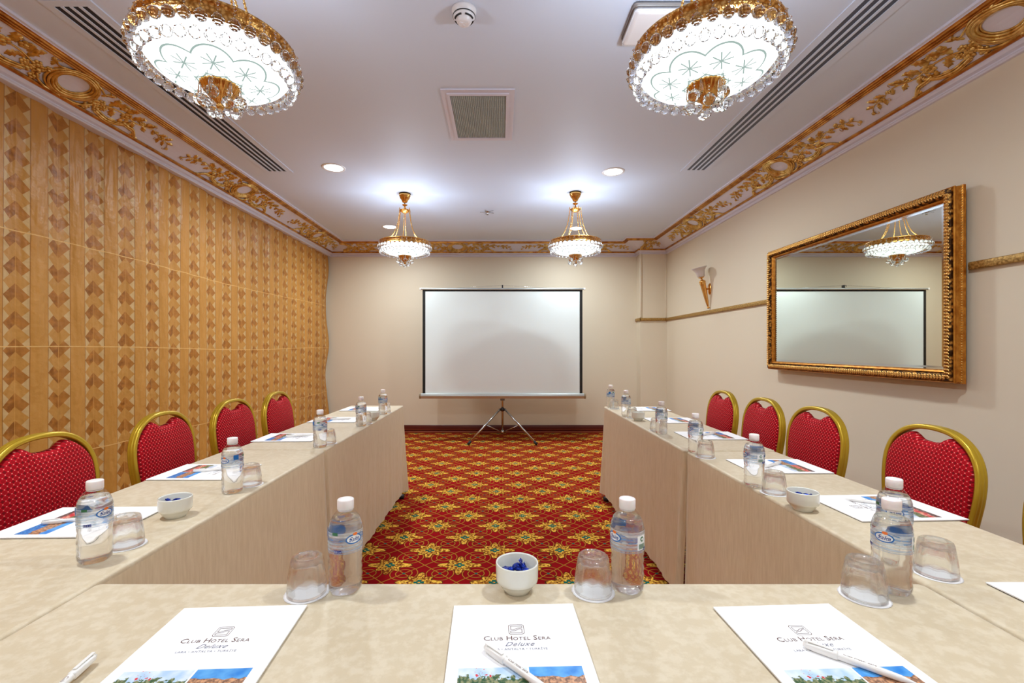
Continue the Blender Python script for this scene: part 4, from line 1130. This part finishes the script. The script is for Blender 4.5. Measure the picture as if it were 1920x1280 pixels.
# ------------------------------------------------------------------ notepads: local +Y is the top of the sheet
def notepad():
    r = empty('notepad')
    a, b_ = 0.1125, 0.157
    MB().box(-a+0.0015, a-0.0015, -b_, b_-0.001, 0.0, 0.0018).build('back_cover', M['paper_back'], r)
    MB().box(-a, a, -b_, b_, 0.0018, 0.0042).build('front_sheet', M['paper'], r)
    # a photo strip, two pictures side by side
    ph = MB(); z = 0.0045
    ph.add([(-0.094, -0.096, z), (0.010, -0.096, z), (0.010, -0.014, z), (-0.094, -0.014, z)], [(0, 1, 2, 3)])
    ph.add([(0.013, -0.096, z), (0.094, -0.096, z), (0.094, -0.014, z), (0.013, -0.014, z)], [(0, 1, 2, 3)])
    ph.build('printed_photos', M['photo'], r)
    t = MB()
    # crest: two nested rounded frames and an S bar
    def rrect(w, h, rad, th, yc):
        P = []
        for cx, cy, a0 in ((w-rad, h-rad, 0), (-w+rad, h-rad, PI/2), (-w+rad, -h+rad, PI), (w-rad, -h+rad, 1.5*PI)):
            for k in range(5): P.append((cx+rad*math.cos(a0+PI/2*k/4), cy+rad*math.sin(a0+PI/2*k/4)))
        n = len(P); vs = [(x, y+yc, z) for x, y in P]+[(x*(1-th/w), y*(1-th/h)+yc, z) for x, y in P]
        t.add(vs, [(i, (i+1) % n, n+(i+1) % n, n+i) for i in range(n)])
    rrect(0.0135, 0.0135, 0.004, 0.0008, 0.080)
    def line(P, th=0.0009):
        for (x0, y0), (x1, y1) in zip(P, P[1:]):
            dx, dy = x1-x0, y1-y0; L = math.hypot(dx, dy); nx, ny = -dy/L*th/2, dx/L*th/2
            t.add([(x0+nx, y0+ny+0.080, z), (x0-nx, y0-ny+0.080, z), (x1-nx, y1-ny+0.080, z), (x1+nx, y1+ny+0.080, z)], [(0, 1, 2, 3)])
    up_ = [(0.010, 0.0045), (0.010, 0.0095), (-0.0095, 0.0095), (-0.0095, -0.001), (-0.005, -0.0015), (0.002, 0.0035), (0.010, 0.0045)]
    line(up_); line([(-x, -y) for x, y in up_])
    def small_caps(words, big, sm, yc, gap):
        pieces = []; x = 0
        for wd in words:
            for txt, sz in ((wd[0], big), (wd[1:], sm)):
                vs, fs = text_geo(txt, sz, 'LEFT', spacing=1.08)
                wdt = max(p[0] for p in vs); pieces.append((x, vs, fs)); x += wdt+0.0009
            x += gap
        x -= gap
        for x0, vs, fs in pieces: t.add([(px*1.0+x0-x/2, py+yc, z) for px, py, *_ in vs], fs)
    small_caps(['CLUB', 'HOTEL', 'SERA'], 0.0165, 0.0115, 0.051, 0.004)
    pr = t.build('crest_and_title', M['ink_brown'], r)
    t = MB()
    vs, fs = text_geo('Deluxe', 0.0150, shear=0.55, spacing=1.1); t.add([(x+0.002, y+0.036, z) for x, y, *_ in vs], fs)
    vs, fs = text_geo('LARA \u2022 ANTALYA \u2022 T\u00dcRK\u0130YE', 0.0068, spacing=1.1); t.add([(x, y+0.026, z) for x, y, *_ in vs], fs)
    t.build('subtitle', M['ink_grey'], r)
    return r
npd = notepad()
# (x, y, rotation) of the sheet centre; top of the sheet points to the reader's far side
ZL, ZR = -PI/2, PI/2       # left row: top points to +x ; right row: top points to -x
NP = [(0.030, 0.712, 0.03, 'notepad with a pen lying at the centre of the front table'),
      (-0.470, 0.706, 0.05, 'notepad with a pen at the left end of the front table'),
      (0.520, 0.710, 0.05, 'notepad with a pen at the right end of the front table, beside tumbler and bottle'),
      (-1.175, 1.292, ZL+0.03, 'notepad on the left row before the nearest chair, behind the nearest bottle'),
      (-1.157, 1.812, ZL, 'notepad on the left row before the second chair'),
      (-1.150, 2.512, ZL+0.02, 'notepad on the far left table before the third chair'),
      (-1.118, 3.132, ZL, 'notepad on the far left table left of the small bowl'),
      (-1.100, 3.690, ZL-0.03, 'notepad at the screen end of the far left table'),
      (1.170, 1.408, ZR+0.04, 'notepad on the nearest right table before the large chair'),
      (1.145, 1.900, ZR, 'notepad on the right row before the chair under the mirror'),
      (1.170, 2.565, ZR, 'notepad on the far right table, nearest of the three there'),
      (1.160, 3.105, ZR+0.03, 'notepad on the far right table, middle of the three there'),
      (1.180, 3.690, ZR, 'notepad on the far right table, closest to the screen'),
      (1.165, 0.840, ZR, 'notepad with only one white corner showing at the right edge')]
for i, (x, y, a, lb) in enumerate(NP):
    o = npd if i == 0 else copy_tree(npd)
    o.location = (x, y, TABZ+0.0008); o.rotation_euler = (0, 0, a); tag(o, lb, 'notepad', 'printed hotel notepads')

# ------------------------------------------------------------------ pens: local +X towards the writing tip
def pen():
    r = empty('ballpoint_pen')
    MB().lathe([(0.0012, 0.138), (0.0020, 0.134), (0.0046, 0.120), (0.0052, 0.10), (0.0052, 0.045), (0.0050, 0.044)], 20, M=Matrix.Rotation(PI/2, 4, 'Y')).build('barrel', M['pen'], r)
    c = MB(); rings = []
    for x, w_, h_ in ((0.0, 0.0036, 0.0030), (0.006, 0.0058, 0.0046), (0.020, 0.0062, 0.0056), (0.044, 0.0062, 0.0058), (0.046, 0.0052, 0.0050)):
        rings.append([(x, w_*math.copysign(abs(math.cos(a))**0.6, math.cos(a)), h_*math.copysign(abs(math.sin(a))**0.6, math.sin(a))) for a in [2*PI*k/16+0.2 for k in range(16)]])
    c.loft(rings, True, True, True); c.build('push_cap', M['pen'], r)
    c = MB(); c.box(0.002, 0.040, -0.0026, 0.0026, 0.0062, 0.0078, bev=0.0007); c.box(0.002, 0.007, -0.0026, 0.0026, 0.003, 0.0070); c.build('clip', M['pen'], r)
    vs, fs = text_geo('Club Hotel Sera', 0.0062, 'LEFT')
    tx = MB(); tx.add([(0.052+x, 0.0054*math.sin((y-0.0015)/0.0054), 0.0054*math.cos((y-0.0015)/0.0054)) for x, y, *_ in vs], fs)
    tx.build('imprint', M['ink_brown'], r)
    return r
pn = pen()
PN = [(-0.024, 0.737, -0.80, 'white pen lying across the notepad at the centre of the front table'),
      (-0.632, 0.715, -1.45, 'white pen on the notepad at the left end of the front table'),
      (0.492, 0.745, -0.72, 'white pen lying across the right notepad on the front table'),
      (-1.26, 1.26, 0.35, 'white pen on the notepad before the nearest left chair'),
      (-1.20, 1.79, 0.4, 'white pen on the notepad before the second left chair'),
      (-1.17, 2.50, 0.4, 'white pen on the notepad before the third left chair'),
      (-1.15, 3.10, 0.35, 'white pen on the notepad left of the far small bowl'),
      (1.22, 1.40, PI-0.5, 'white pen on the notepad before the large right chair'),
      (1.18, 1.93, PI+0.6, 'white pen on the notepad before the chair under the mirror'),
      (1.22, 2.60, PI+0.5, 'white pen on the nearest notepad of the far right table')]
for i, (x, y, a, lb) in enumerate(PN):
    o = pn if i == 0 else copy_tree(pn)
    o.location = (x, y, TABZ+0.0008+0.0045+0.0058); o.rotation_euler = (0, 0, a); tag(o, lb, 'pen', 'white ballpoint pens')
